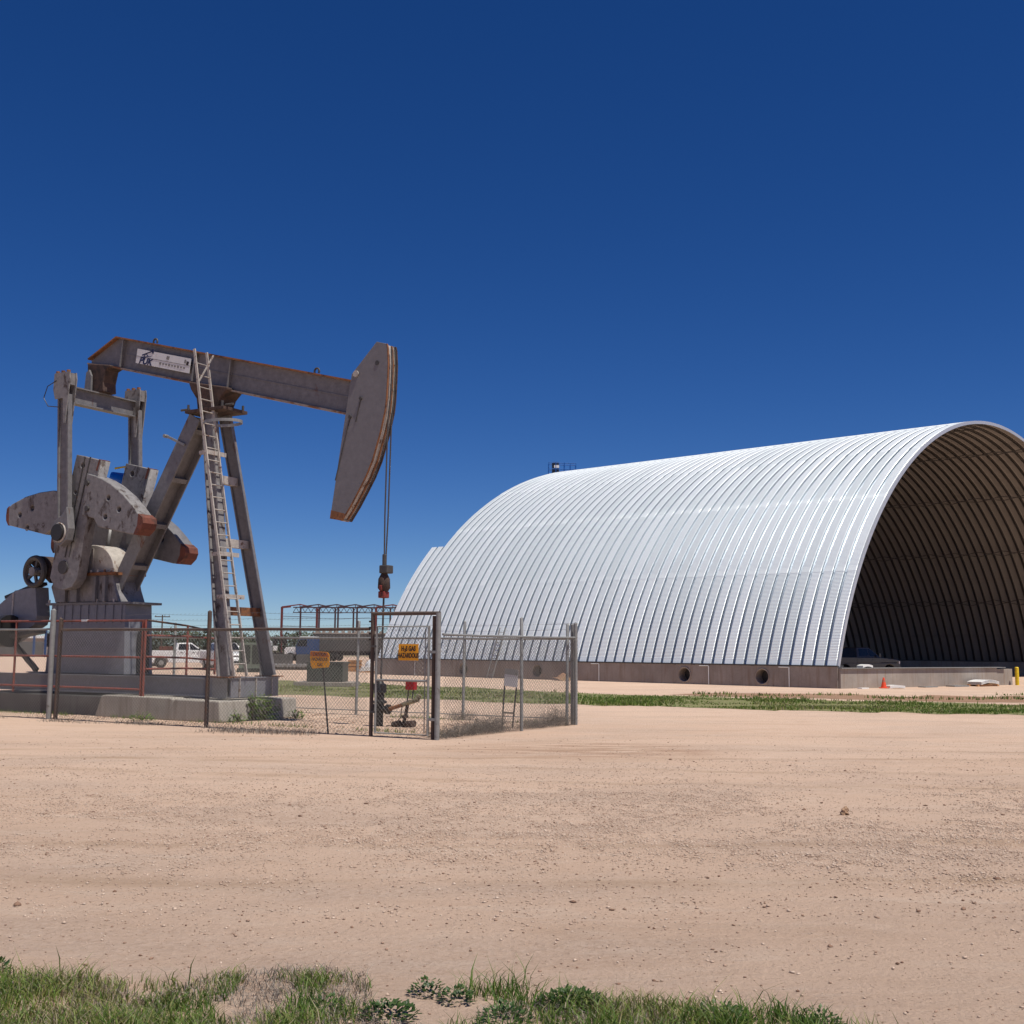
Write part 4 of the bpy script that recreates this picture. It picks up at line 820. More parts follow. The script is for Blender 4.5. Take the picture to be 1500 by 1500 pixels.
rbx = empty('control_box', L2W(.83, 0), YAW, 'small red box on two thin legs beside the well head', 'box')
m_ = MB(); m_.span((-.11, -.06, .80), (.12, .06, .99)); m_.build('housing', 'red_box', rbx, bevel=.012)
m_ = MB(); m_.span((-.09, -.066, .83), (.1, -.06, .96)); m_.build('lid', 'red_box', rbx)
for u in (-.06, .06): m_ = MB(); m_.tube([(u - .03, 0, .56), (u, 0, .8)], .014, 8); m_.build('leg', 'dark_steel', rbx, True)
# red pipe guard rail on the base
rg = empty('guard_rail', L2W(-6.05, -1.12, .49), YAW, 'red pipe guard rail round the crank side of the pump jack', 'guard rail')
for u in (0, -.085, -4.65, -7.4):
    m_ = MB(); m_.tube([(u, 0, .02), (u, 0, 1.83 - (.03 if u < -.01 else 0))], .03, 10); m_.build('post', 'red_rail', rg, True)
for z_ in (1.80, .93, .18):
    m_ = MB(); m_.tube([(-.06, 0, z_), (-3.8, 0, z_ + .004), (-7.4, 0, z_)], .026, 10); m_.build('rail', 'red_rail', rg, True)
for z0, z1 in ((1.81, 1.56), (1.45, 1.40), (.95, .85), (.66, .63)):
    m_ = MB(); m_.tube([(.03, .02, z0), (.03, 1.3, (z0 + z1) / 2 + .02), (.03, 2.3, z1)], .024, 10); m_.build('rail', 'red_rail' if z0 != 1.81 else 'brown_pipe', rg, True)
for y_ in (1.33, 2.3): m_ = MB(); m_.tube([(.03, y_, .50), (.03, y_, 1.72)], .028, 10); m_.build('post', 'red_rail', rg, True)
m_ = MB(); m_.box((-2.1, 0, 1.81), (.2, .07, .05)); m_.build('clamp', 'lamp_clear', rg)

# ------------------------------------------------------------------ plants round the well
def shrub(loc, h, r_, n, label, stalk=0):
    root = empty('shrub', loc, 0, label, 'shrub', 'green shrubs by the concrete base')
    a = rng.uniform(0, 6.28, n); rad = r_ * np.sqrt(rng.uniform(size=n)); z_ = h * rng.uniform(.05, 1, n) * (1 - .5 * (rad / r_) ** 2)
    C = np.c_[rad * np.cos(a), rad * np.sin(a), z_]; V, F = leaves(C, rng.uniform(.05, .12, n), a + rng.normal(0, .6, n), rng.uniform(-.2, .9, n))
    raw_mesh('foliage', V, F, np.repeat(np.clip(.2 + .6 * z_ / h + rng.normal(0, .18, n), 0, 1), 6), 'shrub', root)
    m_ = MB()
    for i in range(7): q = i * .9; m_.tube([(0, 0, 0), (r_ * .3 * math.cos(q), r_ * .3 * math.sin(q), h * .5), (r_ * .55 * math.cos(q), r_ * .55 * math.sin(q), h * .85)], [.012, .008, .004], 5)
    m_.build('stems', 'pole_wood', root)
shrub((-5.72, 27.9, 0), .62, .30, 420, 'large dark green shrub at the right corner of the concrete base')
shrub((-5.95, 27.6, 0), .70, .13, 170, 'tall narrow shrub growing against the concrete base corner')
shrub((-6.15, 27.05, 0), .22, .16, 90, 'low small shrub in front of the concrete base corner')
shrub((-5.1, 28.4, 0), .22, .17, 90, 'small bright shrub at the far right of the base')
shrub((-8.4, 27.3, 0), .18, .25, 90, 'tiny weed patch against the front of the concrete blocks')
def tumbleweed(u, v, sx, sy, h, n, label):
    V, F = twigs(n, (sx, sy), h); root = raw_mesh('tumbleweed', V, F, rng.uniform(0, 1, len(V) // 12).repeat(12) if len(V) % 12 == 0 else rng.uniform(0, 1, len(V)), 'dry')
    root.location = L2W(u, v); root.rotation_euler = (0, 0, YAW + R(90)); return tag(root, label, 'tumbleweed', 'dry brush blown against the fence')
tumbleweed(2.98, -1.75, .3, .14, .22, 420, 'low dry brush heap next to the gate post')
tumbleweed(2.9, -.75, .30, .15, .36, 620, 'dry brush heap between the gate post and the notice board')
tumbleweed(2.9, .0, .24, .15, .52, 620, 'tallest grey brush heap at the foot of the notice board')
tumbleweed(3.0, 1.55, .28, .14, .28, 420, 'flat brush heap right of the notice board')
tumbleweed(3.0, 2.55, .26, .16, .55, 620, 'tall brush heap in the right fence corner')
tumbleweed(.25, 3.0, .2, .15, .3, 260, 'small brush heap at the foot of a back fence post')
n = 15000; u = rng.uniform(-13, 1.4, n); v = -2.75 + rng.normal(0, .26, n) - .3 * np.exp(-((u + 1.9) / 1.5) ** 2)
k = vnoise(u * .9, v * 1.6, 41) * .8 + .3 * np.exp(-((u + 1.8) / 1.5) ** 2) + .3 * rng.uniform(size=n) > .72; u, v = u[k], v[k]
P = np.array([L2W(a, b_) for a, b_ in zip(u, v)]); P[:, 2] = 0
tag(blades('dry_grass', P, rng.uniform(.02, .15, len(P)) * rng.uniform(.3, 1, len(P)), 1.1, .008, 'dry'), 'grey dry grass lining the foot of the front fence', 'grass', kind='stuff')
n = 2600; u = rng.uniform(-13, 3, n); v = np.where(rng.uniform(size=n) < .5, -1.35 + rng.normal(0, .12, n), 2.9 + rng.normal(0, .2, n)); k = vnoise(u * 1.4, v, 44) > .5; P = np.array([L2W(a, b_) for a, b_ in zip(u[k], v[k])]).reshape(-1, 3)
tag(blades('pad_weeds', P, rng.uniform(.03, .12, len(P)), .6, .012, 'grass', tone=rng.uniform(.1, .9, len(P))), 'thin green weeds along the concrete base and back fence', 'weeds', kind='stuff')

# ------------------------------------------------------------------ vehicles
def pickup(name, loc, rz, mat, label, cat='pickup truck', group='pickups parked behind the well', box=False):
    root = empty(name, loc, rz, label, cat, group); W2 = .98
    def arch(cx_): return [(cx_ + .52 * math.cos(a), .42 + .5 * math.sin(a)) for a in np.linspace(math.pi, 0, 11)]
    low = [(-2.95, .55), (-2.95, 1.02), (2.7, 1.02), (2.95, .92), (3.0, .6)] + [(2.92, .42)] + arch(2.0)[::-1] + arch(-1.75)[::-1] + [(-2.9, .45)]
    plate('body', [low], -W2, W2, mat, root, .04)
    for s in (-1, 1):
        m_ = MB(); m_.span((-2.93, s * W2 - .05 * (s > 0), 1.0), (-.75, s * W2 + .05 * (s < 0), 1.34)); m_.build('bed_side', mat, root, bevel=.02)
    m_ = MB(); m_.span((-2.96, -.92, 1.0), (-2.88, .92, 1.33)); m_.build('tailgate', mat, root, bevel=.02)
    hb = MB(); hb.prism([(1.1, 1.0), (2.75, 1.0), (2.95, 1.05), (2.85, 1.22), (1.2, 1.36), (1.05, 1.36)], -.93, .93); hb.build('hood', mat, root, bevel=.05)
    cb = MB(); bp = [(-.75, 1.0), (1.3, 1.0), (1.25, 1.34), (-.75, 1.34)]; cb.prism(bp, -.97, .97)
    lo_ = [(-.74, 1.34), (1.3, 1.34)]; hi_ = [(-.6, 1.93), (.45, 1.95)]
    cb.add([(lo_[0][0], -.95, 1.34), (lo_[1][0], -.95, 1.34), (lo_[1][0], .95, 1.34), (lo_[0][0], .95, 1.34), (hi_[0][0], -.76, 1.93), (hi_[1][0], -.76, 1.95), (hi_[1][0], .76, 1.95), (hi_[0][0], .76, 1.93)], [(4, 5, 6, 7), (0, 1, 5, 4), (1, 2, 6, 5), (2, 3, 7, 6), (3, 0, 4, 7)])
    cab = cb.build('cab', mat, root, bevel=.04)
    for s in (-1, 1):
        for pts in ([(-.52, 1.40), (.28, 1.40), (.25, 1.85), (-.46, 1.85)], [(.36, 1.40), (1.08, 1.40), (.43, 1.86), (.33, 1.86)]):
            P_ = [(a, s * (.95 - .19 * (b_ - 1.34) / .6 + .012), b_) for a, b_ in pts]; m_ = MB(); m_.add(P_ + [(a, y_ - s * .02, b_) for a, y_, b_ in P_], [(0, 1, 2, 3) if s < 0 else (3, 2, 1, 0), (0, 1, 5, 4), (1, 2, 6, 5), (2, 3, 7, 6), (3, 0, 4, 7)]); m_.build('side_window', 'glass', cab)
        for hx in (-.35, .55): m_ = MB(); m_.span((hx, s * .985 - .012, 1.18), (hx + .16, s * .985 + .012, 1.22)); m_.build('door_handle', 'truck_dark', cab)
        m_ = MB(); m_.span((.98, s * 1.0 - .02 + s * .1, 1.36), (1.1, s * 1.0 + .02 + s * .1, 1.58)); m_.bar((1.04, s * .93, 1.42), (1.04, s * 1.1, 1.42), .04, .04); m_.build('mirror', 'truck_dark', cab)
        m_ = MB(); m_.span((-2.985, s * .9 - .07, .92), (-2.93, s * .9 + .09, 1.28)); m_.build('tail_lamp', 'lamp_red', root)
        m_ = MB(); m_.span((2.86, s * .8 - .13, .92), (2.96, s * .8 + .13, 1.12)); m_.build('head_lamp', 'lamp_clear', root)
    m_ = MB(); m_.add([(1.27, -.85, 1.38), (1.27, .85, 1.38), (.49, .7, 1.92), (.49, -.7, 1.92)], [(0, 1, 2, 3)]); m_.v = [(a + .03, b_, c + .01) for a, b_, c in m_.v]; m_.build('windscreen', 'glass', cab)
    m_ = MB(); m_.span((-3.05, -.9, .48), (-2.93, .9, .66)); m_.build('rear_bumper', 'galv', root, bevel=.02)
    m_ = MB(); m_.span((2.95, -.95, .48), (3.08, .95, .70)); m_.build('front_bumper', 'truck_dark', root, bevel=.03)
    for wx in (-1.75, 2.0):
        for s in (-1, 1):
            m_ = MB(); m_.tube([(wx, s * .72, .4), (wx, s * .74, .4), (wx, s * .95, .4), (wx, s * .97, .4)], [.36, .4, .4, .35], 24); w_ = m_.build('wheel', 'rubber', root, True)
            m_ = MB(); m_.tube([(wx, s * .955, .4), (wx, s * .985, .4)], [.23, .16], 16); m_.build('rim', 'galv', w_, True)
    if box:
        m_ = MB(); m_.span((-.5, -.45, 0), (.5, .45, .62)); o = m_.build('red_tank', 'red_end', None, bevel=.03); o.matrix_world = Matrix.Translation(loc) @ Matrix.Rotation(rz, 4, 'Z') @ Matrix.Translation((-1.4, 0, 1.03)); tag(o, 'rusty red tank standing in the bed of the white pickup', 'tank')
    return root
pickup('pickup_truck', (-25.4, 92.5, 0), R(20), 'truck_white', 'white crew-cab pickup seen side-on between pump pedestal and ladder', box=True)
pickup('pickup_truck', (-20.4, 84.5, 0), R(-62), 'truck_white', 'white pickup partly hidden behind the pump jack front leg')
pickup('pickup_truck', (-31.8, 99, 0), R(12), 'truck_white', 'white pickup mostly hidden behind the pump pedestal')
pickup('pickup_truck', (-39.5, 118, 0), R(8), 'truck_white', 'farthest white pickup, its tail just left of the red double post')
pickup('pickup_truck', (-25.5, 108, 0), R(14), 'truck_white', 'white pickup parked behind the side-on crew-cab, bonnet near the ladder')
pickup('suv', (21.0, 72.8, 0), R(30), 'truck_dark', 'dark vehicle in the shade behind the low front wall', 'vehicle', None)

# ------------------------------------------------------------------ things beyond the well
cab_ = empty('utility_cabinet', (-7.95, 52.2, 0), R(-4), 'dark green utility cabinet on a concrete slab beyond the fence', 'cabinet')
m_ = MB(); m_.span((-1.35, -.9, 0), (1.2, .9, .2)); m_.build('slab', 'concrete_wall', cab_, bevel=.02)
m_ = MB(); m_.span((-.85, -.6, .2), (.72, .6, 1.0)); c_ = m_.build('housing', 'green_box', cab_, bevel=.02)
m_ = MB(); m_.span((-.9, -.65, 1.0), (.77, .65, 1.06)); m_.build('lid', 'green_box', cab_, bevel=.01)
for a in (-.8, 0.0): m_ = MB(); m_.span((a, -.615, .24), (a + .7, -.6, .96)); m_.build('door', 'green_box', c_)
for i, (x_, w_, z_, lab) in enumerate(((-17.9, 2.0, 1.1, 'left dark concrete block beyond the verge, seen beside the pump leg'), (-15.7, 1.9, 1.1, 'right dark concrete block beyond the verge, behind the orange sign post'))):
    m_ = MB(); m_.span((-w_ / 2 + .02, -.4, 0), (w_ / 2 - .02, .4, z_)); o = m_.build('concrete_block', 'concrete_dark', None, bevel=.04); o.location = (x_ + .1, 91.5 + i * .4, 0); tag(o, lab, 'concrete block', 'concrete blocks beyond the verge')
pc = empty('pipe_stack', (-16.2, 88.6, 0), R(5), 'low row of short grey pipes stacked in front of the concrete blocks', 'pipes')
for i in range(11): m_ = MB(); m_.tube([(-1.6 + .3 * i, -.6, .32), (-1.6 + .3 * i, .6, .32)], .13, 12); m_.build('pipe', 'galv', pc, True)
m_ = MB(); m_.span((-1.7, -.45, 0), (1.6, -.3, .19)); m_.span((-1.7, .3, 0), (1.6, .45, .19)); m_.build('bearer', 'dark_steel', pc)
gbx = empty('green_container', (-17.3, 79.5, 0), R(8), 'sage green steel container seen between the pump jack front legs', 'container')
m_ = MB(); m_.span((-.8, -.6, .25), (.8, .6, 1.95)); h_ = m_.build('shell', 'sage', gbx, bevel=.02)
for a in (-.7, .05): m_ = MB(); m_.span((a, -.625, .55), (a + .64, -.6, 1.8)); m_.build('door', 'green_box', h_)
m_ = MB(); m_.span((-.9, -.7, 0), (.9, .7, .25)); m_.build('plinth', 'green_box', gbx)
# timber, sheets, ladder by the shelter wall
def lumber(loc, rz, L, label, n=4):
    root = empty('lumber_pile', loc, rz, label, 'lumber', 'lumber by the shelter wall')
    for i in range(n):
        m_ = MB(); a = rng.normal(0, .06); m_.box((rng.normal(0, .15), (i % 3) * .28 - .28, .06 + .09 * (i // 3)), (L * rng.uniform(.75, 1), .18, .07), a); m_.build('plank', 'timber', root, bevel=.008)
    return root
lumber((-7.4, 78.5, 0), R(-30), 2.4, 'low lumber pile left of the timber trestle', 5)
lumber((-11.2, 83.5, 0), R(-20), 1.8, 'small lumber pile beside the white sheets', 4)
tre = empty('timber_trestle', (-6.0, 75.2, 0), R(-40), 'timber trestle table near the far end of the shelter wall', 'trestle')
m_ = MB(); m_.span((-1.05, -.3, .5), (1.05, .3, .57)); m_.build('top', 'timber', tre)
for a in (-.85, .85): m_ = MB(); m_.bar((a, -.3, 0), (a, -.1, .5), .1, .08, (1, 0, 0)); m_.bar((a, .3, 0), (a, .1, .5), .1, .08, (1, 0, 0)); m_.build('leg', 'timber', tre)
m_ = MB(); m_.span((-1.1, -.35, .0), (1.1, .35, .08)); m_.build('skid_board', 'timber', tre)
for (x_, y_, a, lab) in ((-8.0, 76.5, .5, 'upright orange board leaning by the lumber pile, nearer the gate frame'), (-7.0, 75.9, -.4, 'short tilted board standing left of the trestle')):
    m_ = MB(); m_.bar((0, 0, .02), (.3 * a, .2, .62), .22, .05, (1, 0, 0)); o = m_.build('loose_board', 'timber', None, bevel=.006); o.location = (x_, y_, 0); tag(o, lab, 'board')
for (x_, y_, L, w_, lab) in ((-12.4, 89.5, 2.0, .8, 'white sheet bundle lying right of the utility cabinet'), (-9.3, 81.8, 2.2, .9, 'white curved sheet bundle at the far foot of the arch shelter')):
    root = empty('sheet_bundle', (x_, y_, 0), R(14), lab, 'sheets')
    for k in range(4):
        m_ = MB(); top = [(-L / 2 + L * i / 6 + .06 * k, .12 + .08 * k + .05 * math.sin(math.pi * i / 6)) for i in range(7)]; m_.prism(top + [(a, b_ - .05) for a, b_ in reversed(top)], -w_ / 2, w_ / 2); m_.build('sheet', 'white', root)
    m_ = MB(); m_.span((-L / 2, -w_ / 2, 0), (L / 2, -w_ / 2 + .1, .08)); m_.span((-L / 2, w_ / 2 - .1, 0), (L / 2, w_ / 2, .08)); m_.build('bearer', 'timber', root)
bag = MB(); bag.tube([(0, 0, 0), (.05, 0, .15), (-.02, 0, .45), (.05, .02, .7), (.02, 0, .82), (0, 0, .86)], [.28, .36, .34, .25, .12, .02], 12); bag = bag.build('white_sack', 'sign_white', None, True, ang=80); bag.location = (-9.9, 83.6, .0); tag(bag, 'white sack standing left of the shelter foot, behind the gate', 'sack')
cr_ = empty('timber_crate', (-11.3, 86.2, 0), R(10), 'brown timber crate between the white sheet bundles', 'crate')
for z_ in (.1, .35, .6): m_ = MB(); m_.span((-.5, -.4, z_), (.5, -.36, z_ + .18)); m_.build('slat', 'timber', cr_); m_ = MB(); m_.span((.46, -.35, z_), (.5, .4, z_ + .18)); m_.build('slat', 'timber', cr_)
m_ = MB(); m_.span((-.45, -.35, .02), (.45, .38, .75)); m_.build('load', 'rust', cr_)
# ladder leaning on the shelter
BM = Matrix.Translation((15.0, 54.5, 0)) @ Matrix.Rotation(BP, 4, 'Z')
ll = empty('leaning_ladder', BM @ Vector((-.75, 21.3, 0)), BP, 'grey ladder leaning against the curved shelter side', 'ladder')
for s in (-.22, .22): m_ = MB(); m_.bar((0, s, 0), (1.1, s, 2.9), .03, .07, (0, 1, 0)); m_.build('rail', 'galv', ll)
for k in range(9): m_ = MB(); m_.cyl((1.1 * (k + .7) / 9.6, -.22, 2.9 * (k + .7) / 9.6), (1.1 * (k + .7) / 9.6, .22, 2.9 * (k + .7) / 9.6), .018, 6); m_.build('rung', 'galv', ll)
for (t, lab) in ((15.8, 'small brown dirt heap at the foot of the stem wall'), ):
    m_ = MB(); m_.tube([(0, 0, 0), (.05, 0, .15), (0, .03, .35), (0, 0, .42)], [.6, .4, .14, .02], 9); o = m_.build('dirt_heap', 'red_soil', None, True); o.location = BM @ Vector((-.8, t, 0)); tag(o, lab, 'dirt heap')
# red steel building frame
fr = empty('steel_frame', (-44.5, 230, 0), R(-8), 'unclad red steel building frame beyond the yard, left of the arch shelter', 'building frame')
EH, SPN, NF, BAY = 9.4, 17.0, 7, 3.75
def fpt(i, w, z_): return (i * BAY + w * .55, w * .9, z_)
for i in range(NF):
    m_ = MB(); mt = 'red_frame' if i in (0, 5) else 'dark_frame'
    for w in (0, SPN * .5):
        m_.bar(fpt(i, w, 0), fpt(i, w, EH), .28 if i not in (0, 5) else .42, .25, (1, 0, 0))
    m_.bar(fpt(i, 0, EH), fpt(i, SPN * .25, EH + .6), .2, .2, (1, 0, 0)); m_.bar(fpt(i, SPN * .25, EH + .6), fpt(i, SPN * .5, EH), .2, .2, (1, 0, 0)); m_.bar(fpt(i, SPN * .25, EH - .1), fpt(i, SPN * .25, EH + .6), .12, .12, (1, 0, 0))
    m_.prism([(0, EH - .1), (1.3, EH + .28), (1.3, EH - .02), (.3, EH - .6)], -.1, .1) if False else m_.bar(fpt(i, .1, EH - .12), fpt(i, 2.0, EH + .1), .3, .3, (1, 0, 0))
    m_.build('portal_frame', mt, fr)
lt = MB(); a, b_ = fpt(.6, 0, EH - .1), fpt(NF - 1, 0, EH - .1); lt.bar(a, b_, .16, .2); lt.bar((a[0], a[1], EH - 1.1), (b_[0], b_[1], EH - 1.1), .14, .16)
nn = 34
for i in range(nn):
    x0 = a[0] + (b_[0] - a[0]) * i / nn; x1 = a[0] + (b_[0] - a[0]) * (i + 1) / nn; y0 = a[1] + (b_[1] - a[1]) * i / nn
    lt.bar((x0, y0, EH - .1 if i % 2 else EH - 1.1), (x1, y0, EH - 1.1 if i % 2 else EH - .1), .09, .09)
lt.build('lattice_girder', 'dark_frame', fr)
for z_ in (3.2, 5.3, 7.2):
    m_ = MB(); m_.bar(fpt(0, 0, z_), fpt(NF - 1, 0, z_), .06, .07); m_.build('girt', 'dark_frame', fr)
    m_ = MB(); m_.bar(fpt(0, 0, z_ + .4), fpt(0, SPN * .5, z_ + .4), .08, .1); m_.build('girt', 'dark_frame', fr)
# truck and trailer beyond the blocks
tt = empty('grey_trailer', (-19.6, 150, 0), R(8), 'long grey bulk trailer with ribbed pale top, behind the steel post', 'trailer')
m_ = MB(); m_.prism([(-4.6, 1.2), (4.6, 1.2), (5.2, 3.0), (5.2, 3.35), (-5.2, 3.35), (-5.2, 3.0)], -1.3, 1.3); hp_ = m_.build('hopper', 'trailer', tt)
m_ = MB(); m_.span((-5.3, -1.35, 3.35), (5.3, 1.35, 3.5)); m_.build('top_rim', 'concrete_wall', tt)
for k in range(13): m_ = MB(); m_.span((-5 + .8 * k, -1.3, 3.5), (-4.6 + .8 * k, 1.3, 3.72)); m_.build('roof_bow', 'concrete_wall', hp_)
for k in range(7): m_ = MB(); m_.span((-4.5 + 1.5 * k, -1.36, 1.25), (-4.38 + 1.5 * k, -1.3, 3.3)); m_.build('side_post', 'trailer', hp_)
m_ = MB(); m_.span((-4.6, -1.0, .7), (4.6, 1.0, 1.2)); m_.build('chassis', 'black', tt)
for a in (-3.2, -2.0, 2.2, 3.4):
    for s in (-1, 1): m_ = MB(); m_.tube([(a, s * .8, .5), (a, s * 1.2, .5)], .5, 18); m_.build('wheel', 'rubber', tt, True)
tk = empty('blue_truck', (-25.2, 146, 0), R(172), 'blue and white truck tractor parked left of the grey trailer', 'truck')
m_ = MB(); m_.prism([(-1.4, .8), (.9, .8), (.95, 1.7), (.45, 2.75), (-1.4, 2.85)], -1.1, 1.1); c_ = m_.build('cab', 'blue', tk, bevel=.06)
m_ = MB(); m_.prism([(.9, .8), (2.4, .8), (2.45, 1.4), (2.2, 1.65), (.95, 1.72)], -.85, .85); m_.build('hood', 'white', tk, bevel=.06)
for s in (-1, 1): m_ = MB(); m_.prism([(-.5, 1.75), (.8, 1.75), (.45, 2.55), (-.5, 2.6)], s * 1.11 - .02, s * 1.11 + .02); m_.build('side_window', 'glass', c_)
m_ = MB(); m_.add([(.98, -1.0, 1.75), (.98, 1.0, 1.75), (.52, 1.0, 2.7), (.52, -1.0, 2.7)], [(0, 1, 2, 3)]); m_.build('windscreen', 'glass', c_)
m_ = MB(); m_.span((-1.35, -1.12, 2.8), (.45, 1.12, 2.95)); m_.build('roof', 'white', c_, bevel=.05)
m_ = MB(); m_.span((-4, -.5, .6), (2.3, .5, .85)); m_.build('chassis', 'black', tk)
for a in (-3.3, -2.1, 1.6):
    for s in (-1, 1): m_ = MB(); m_.tube([(a, s * .75, .5), (a, s * 1.1, .5)], .5, 18); m_.build('wheel', 'rubber', tk, True)
wk = empty('work_rig', (-29.5, 147, 0), R(4), 'white service truck with a black pump cluster, left of the blue truck', 'truck')
m_ = MB(); m_.prism([(-1.5, .7), (-.1, .7), (-.1, 2.3), (-.5, 2.55), (-1.2, 2.5), (-1.5, 1.8)], -1, 1); c_ = m_.build('cab', 'white', wk, bevel=.08)
m_ = MB(); m_.prism([(-1.15, 1.5), (-.35, 1.5), (-.35, 2.2), (-1.0, 2.2)], -1.03, -1.0); m_.build('side_window', 'glass', c_)
m_ = MB(); m_.span((-.1, -1, .7), (3, 1, 1.0)); m_.build('deck', 'black', wk)
for (a, z0, z1, r_) in ((.35, 1.0, 2.7, .32), (.95, 1.0, 2.9, .18), (1.5, 1.0, 2.75, .34)): m_ = MB(); m_.tube([(a, 0, z0), (a, 0, z1 - .7), (a, 0, z1 - .6), (a, 0, z1)], [.12, .12, r_, r_], 12); m_.build('pump_stack', 'black', wk, True)
m_ = MB(); m_.span((.2, -.9, 1.2), (.7, -.4, 1.8)); m_.build('white_tank', 'white', wk, bevel=.05)
for a in (-.9, 1.6, 2.5):
    for s in (-1, 1): m_ = MB(); m_.tube([(a, s * .7, .45), (a, s * 1.0, .45)], .45, 16); m_.build('wheel', 'rubber', wk, True)
# far left clutter
lw = MB(); lw.span((-7, -.5, 0), (7.5, .5, 2.1)); lw = lw.build('retaining_wall', 'concrete_dark', None, bevel=.05); lw.location = (-74, 168, 0); lw.rotation_euler = (0, 0, R(10)); tag(lw, 'long dark retaining wall at the far left edge, behind the guard rail', 'wall')
fb = empty('flat_shed', (-79, 185, 0), R(6), 'pale low flat-roofed shed at the far left behind the retaining wall', 'shed')
m_ = MB(); m_.span((-8, -3, 0), (9, 3, 2.7)); m_.build('wall', 'concrete_wall', fb)
m_ = MB(); m_.span((-8.4, -3.4, 2.7), (9.4, 3.4, 3.1)); m_.build('roof', 'white', fb)
for i, (x_, h_, lab) in enumerate(((-66.2, 3.6, 'dark blue thin post left of its twin at the far left'), (-64.6, 3.9, 'dark blue thin post right of its twin at the far left'))):
    root = empty('rack_post', (x_, 165, 0), 0, lab, 'post', 'blue posts at the far left'); m_ = MB(); m_.span((-.13, -.13, 0), (.13, .13, h_)); m_.build('shaft', 'blue', root); m_ = MB(); m_.span((-.5, -.1, h_ - .5), (.5, .1, h_ - .38)); m_.build('arm', 'blue', root)
up = empty('utility_pole', (-75, 255, 0), R(10), 'distant wooden utility pole with a crossarm above the tree line', 'utility pole')
m_ = MB(); m_.tube([(0, 0, 0), (0, 0, 8.3)], [.2, .13], 10); m_.build('pole', 'pole_wood', up, True)
m_ = MB(); m_.span((-1.6, -.08, 7.8), (1.6, .08, 8.0)); m_.build('crossarm', 'pole_wood', up)
for a in (-1.4, 0.5, 1.4): m_ = MB(); m_.cyl((a, 0, 8.0), (a, 0, 8.25), .08, 8); m_.build('insulator', 'galv', up)
# far tree line
n = 60000; x = rng.uniform(-330, 120, n); y = rng.uniform(380, 420, n); top = 2.2 + 3.2 * vnoise(x * .06, x * 0, 51) + 1.5 * vnoise(x * .25, y * .1, 52); top = top * (1 + .5 * np.exp(-((x + 95) / 22.) ** 2)); z_ = top * rng.uniform(.05, 1, n)
V, F = leaves(np.c_[x, y, z_], rng.uniform(.8, 1.7, n), rng.uniform(0, 6.28, n), rng.uniform(-.5, 1, n))
tag(raw_mesh('far_tree_line', V, F, np.repeat(np.clip(z_ / top * .6 + rng.normal(.15, .15, n), 0, 1), 6), 'tree'), 'far dark green line of mesquite along the horizon', 'trees', kind='stuff')
# blue boom lift standing behind the shelter
M['lift_blue'] = paint('lift_blue_paint', (.015, .12, .42), None, rough=.4)
bl_ = empty('boom_lift', (4.6, 108, 0), R(0), 'blue boom lift basket showing above the far end of the shelter roof', 'boom lift')
m_ = MB(); m_.span((-6.5, -1.2, .5), (-2.5, 1.2, 1.5)); m_.build('chassis', 'lift_blue', bl_, bevel=.05)
for a in (-5.8, -3.2):
    for s in (-1, 1): m_ = MB(); m_.tube([(a, s * 1.0, .5), (a, s * 1.4, .5)], .5, 16); m_.build('wheel', 'rubber', bl_, True)
m_ = MB(); m_.bar((-4, 0, 1.5), (-5.8, 0, 15.2), .4, .45); m_.bar((-5.8, 0, 15.2), (-1.2, 0, 17.6), .3, .3); m_.bar((-5.2, .3, 15.0), (-1.0, .3, 17.2), .16, .18); m_.build('boom', 'lift_blue', bl_)
bk = MB(); bk.span((-1.3, -.6, 17.45), (1.3, .6, 17.62)); bk = bk.build('basket_floor', 'lift_blue', bl_)
for a in (-1.25, -.6, .2, .75, 1.25):
    for s in (-.55, .55): m_ = MB(); m_.tube([(a, s, 17.6), (a, s, 18.75 - .12 * (a > .6))], .035, 6); m_.build('stanchion', 'lift_blue', bk)
for z_ in (18.15, 18.72):
    for s in (-.55, .55): m_ = MB(); m_.tube([(-1.25, s, z_), (1.25, s, z_ - .05)], .035, 6); m_.build('guard_bar', 'lift_blue', bk)
m_ = MB(); m_.span((-.95, -.5, 17.7), (-.3, .3, 18.8)); m_.build('control_console', 'truck_dark', bk, bevel=.08)
m_ = MB(); m_.span((-.75, -.56, 18.25), (-.3, -.5, 18.5)); m_.build('control_panel', 'white', bk)
m_ = MB(); m_.tube([(1.5, 0, 17.5), (1.5, 0, 17.7), (1.45, 0, 18.0)], [.26, .24, .12], 10); m_.build('tool_bag', 'brick_red', bl_, True)

# ------------------------------------------------------------------ foreground grass and weeds
bx_ = [-4.5, -2.8, -1.62, -1.5, -1.2, -.95, -.75, -.62, -.5, -.3, -.18, .05, .12, .45, .9, 1.15, 1.5, 1.9, 2.5, 4.5]
by_ = [6.45, 6.34, 6.14, 6.3, 6.5, 6.56, 6.42, 5.95, 5.7, 5.7, 6.05, 6.1, 5.95, 6.0, 6.0, 5.85, 5.55, 5.1, 4.8, 4.6]
n = 115000; x = rng.uniform(-4.2, 3.6, n); y = rng.uniform(3.6, 6.75, n); lim = np.interp(x, bx_, by_)
pch = vnoise(x * 2.2, y * 2.6, 61) * .6 + vnoise(x * 6, y * 6, 62) * .4
bare = np.exp(-((x + .42) / .32) ** 2) * .3 + np.exp(-((x + 1.15) / .25) ** 2) * np.exp(-((y - 5.9) / .22) ** 2) * .35
left = (x < -1.35) * .26 - (x > .95) * .05
k = (y < lim + rng.normal(0, .05, n)) & (pch + left - bare + .2 * rng.uniform(size=n) > .56); x, y, pch = x[k], y[k], pch[k]
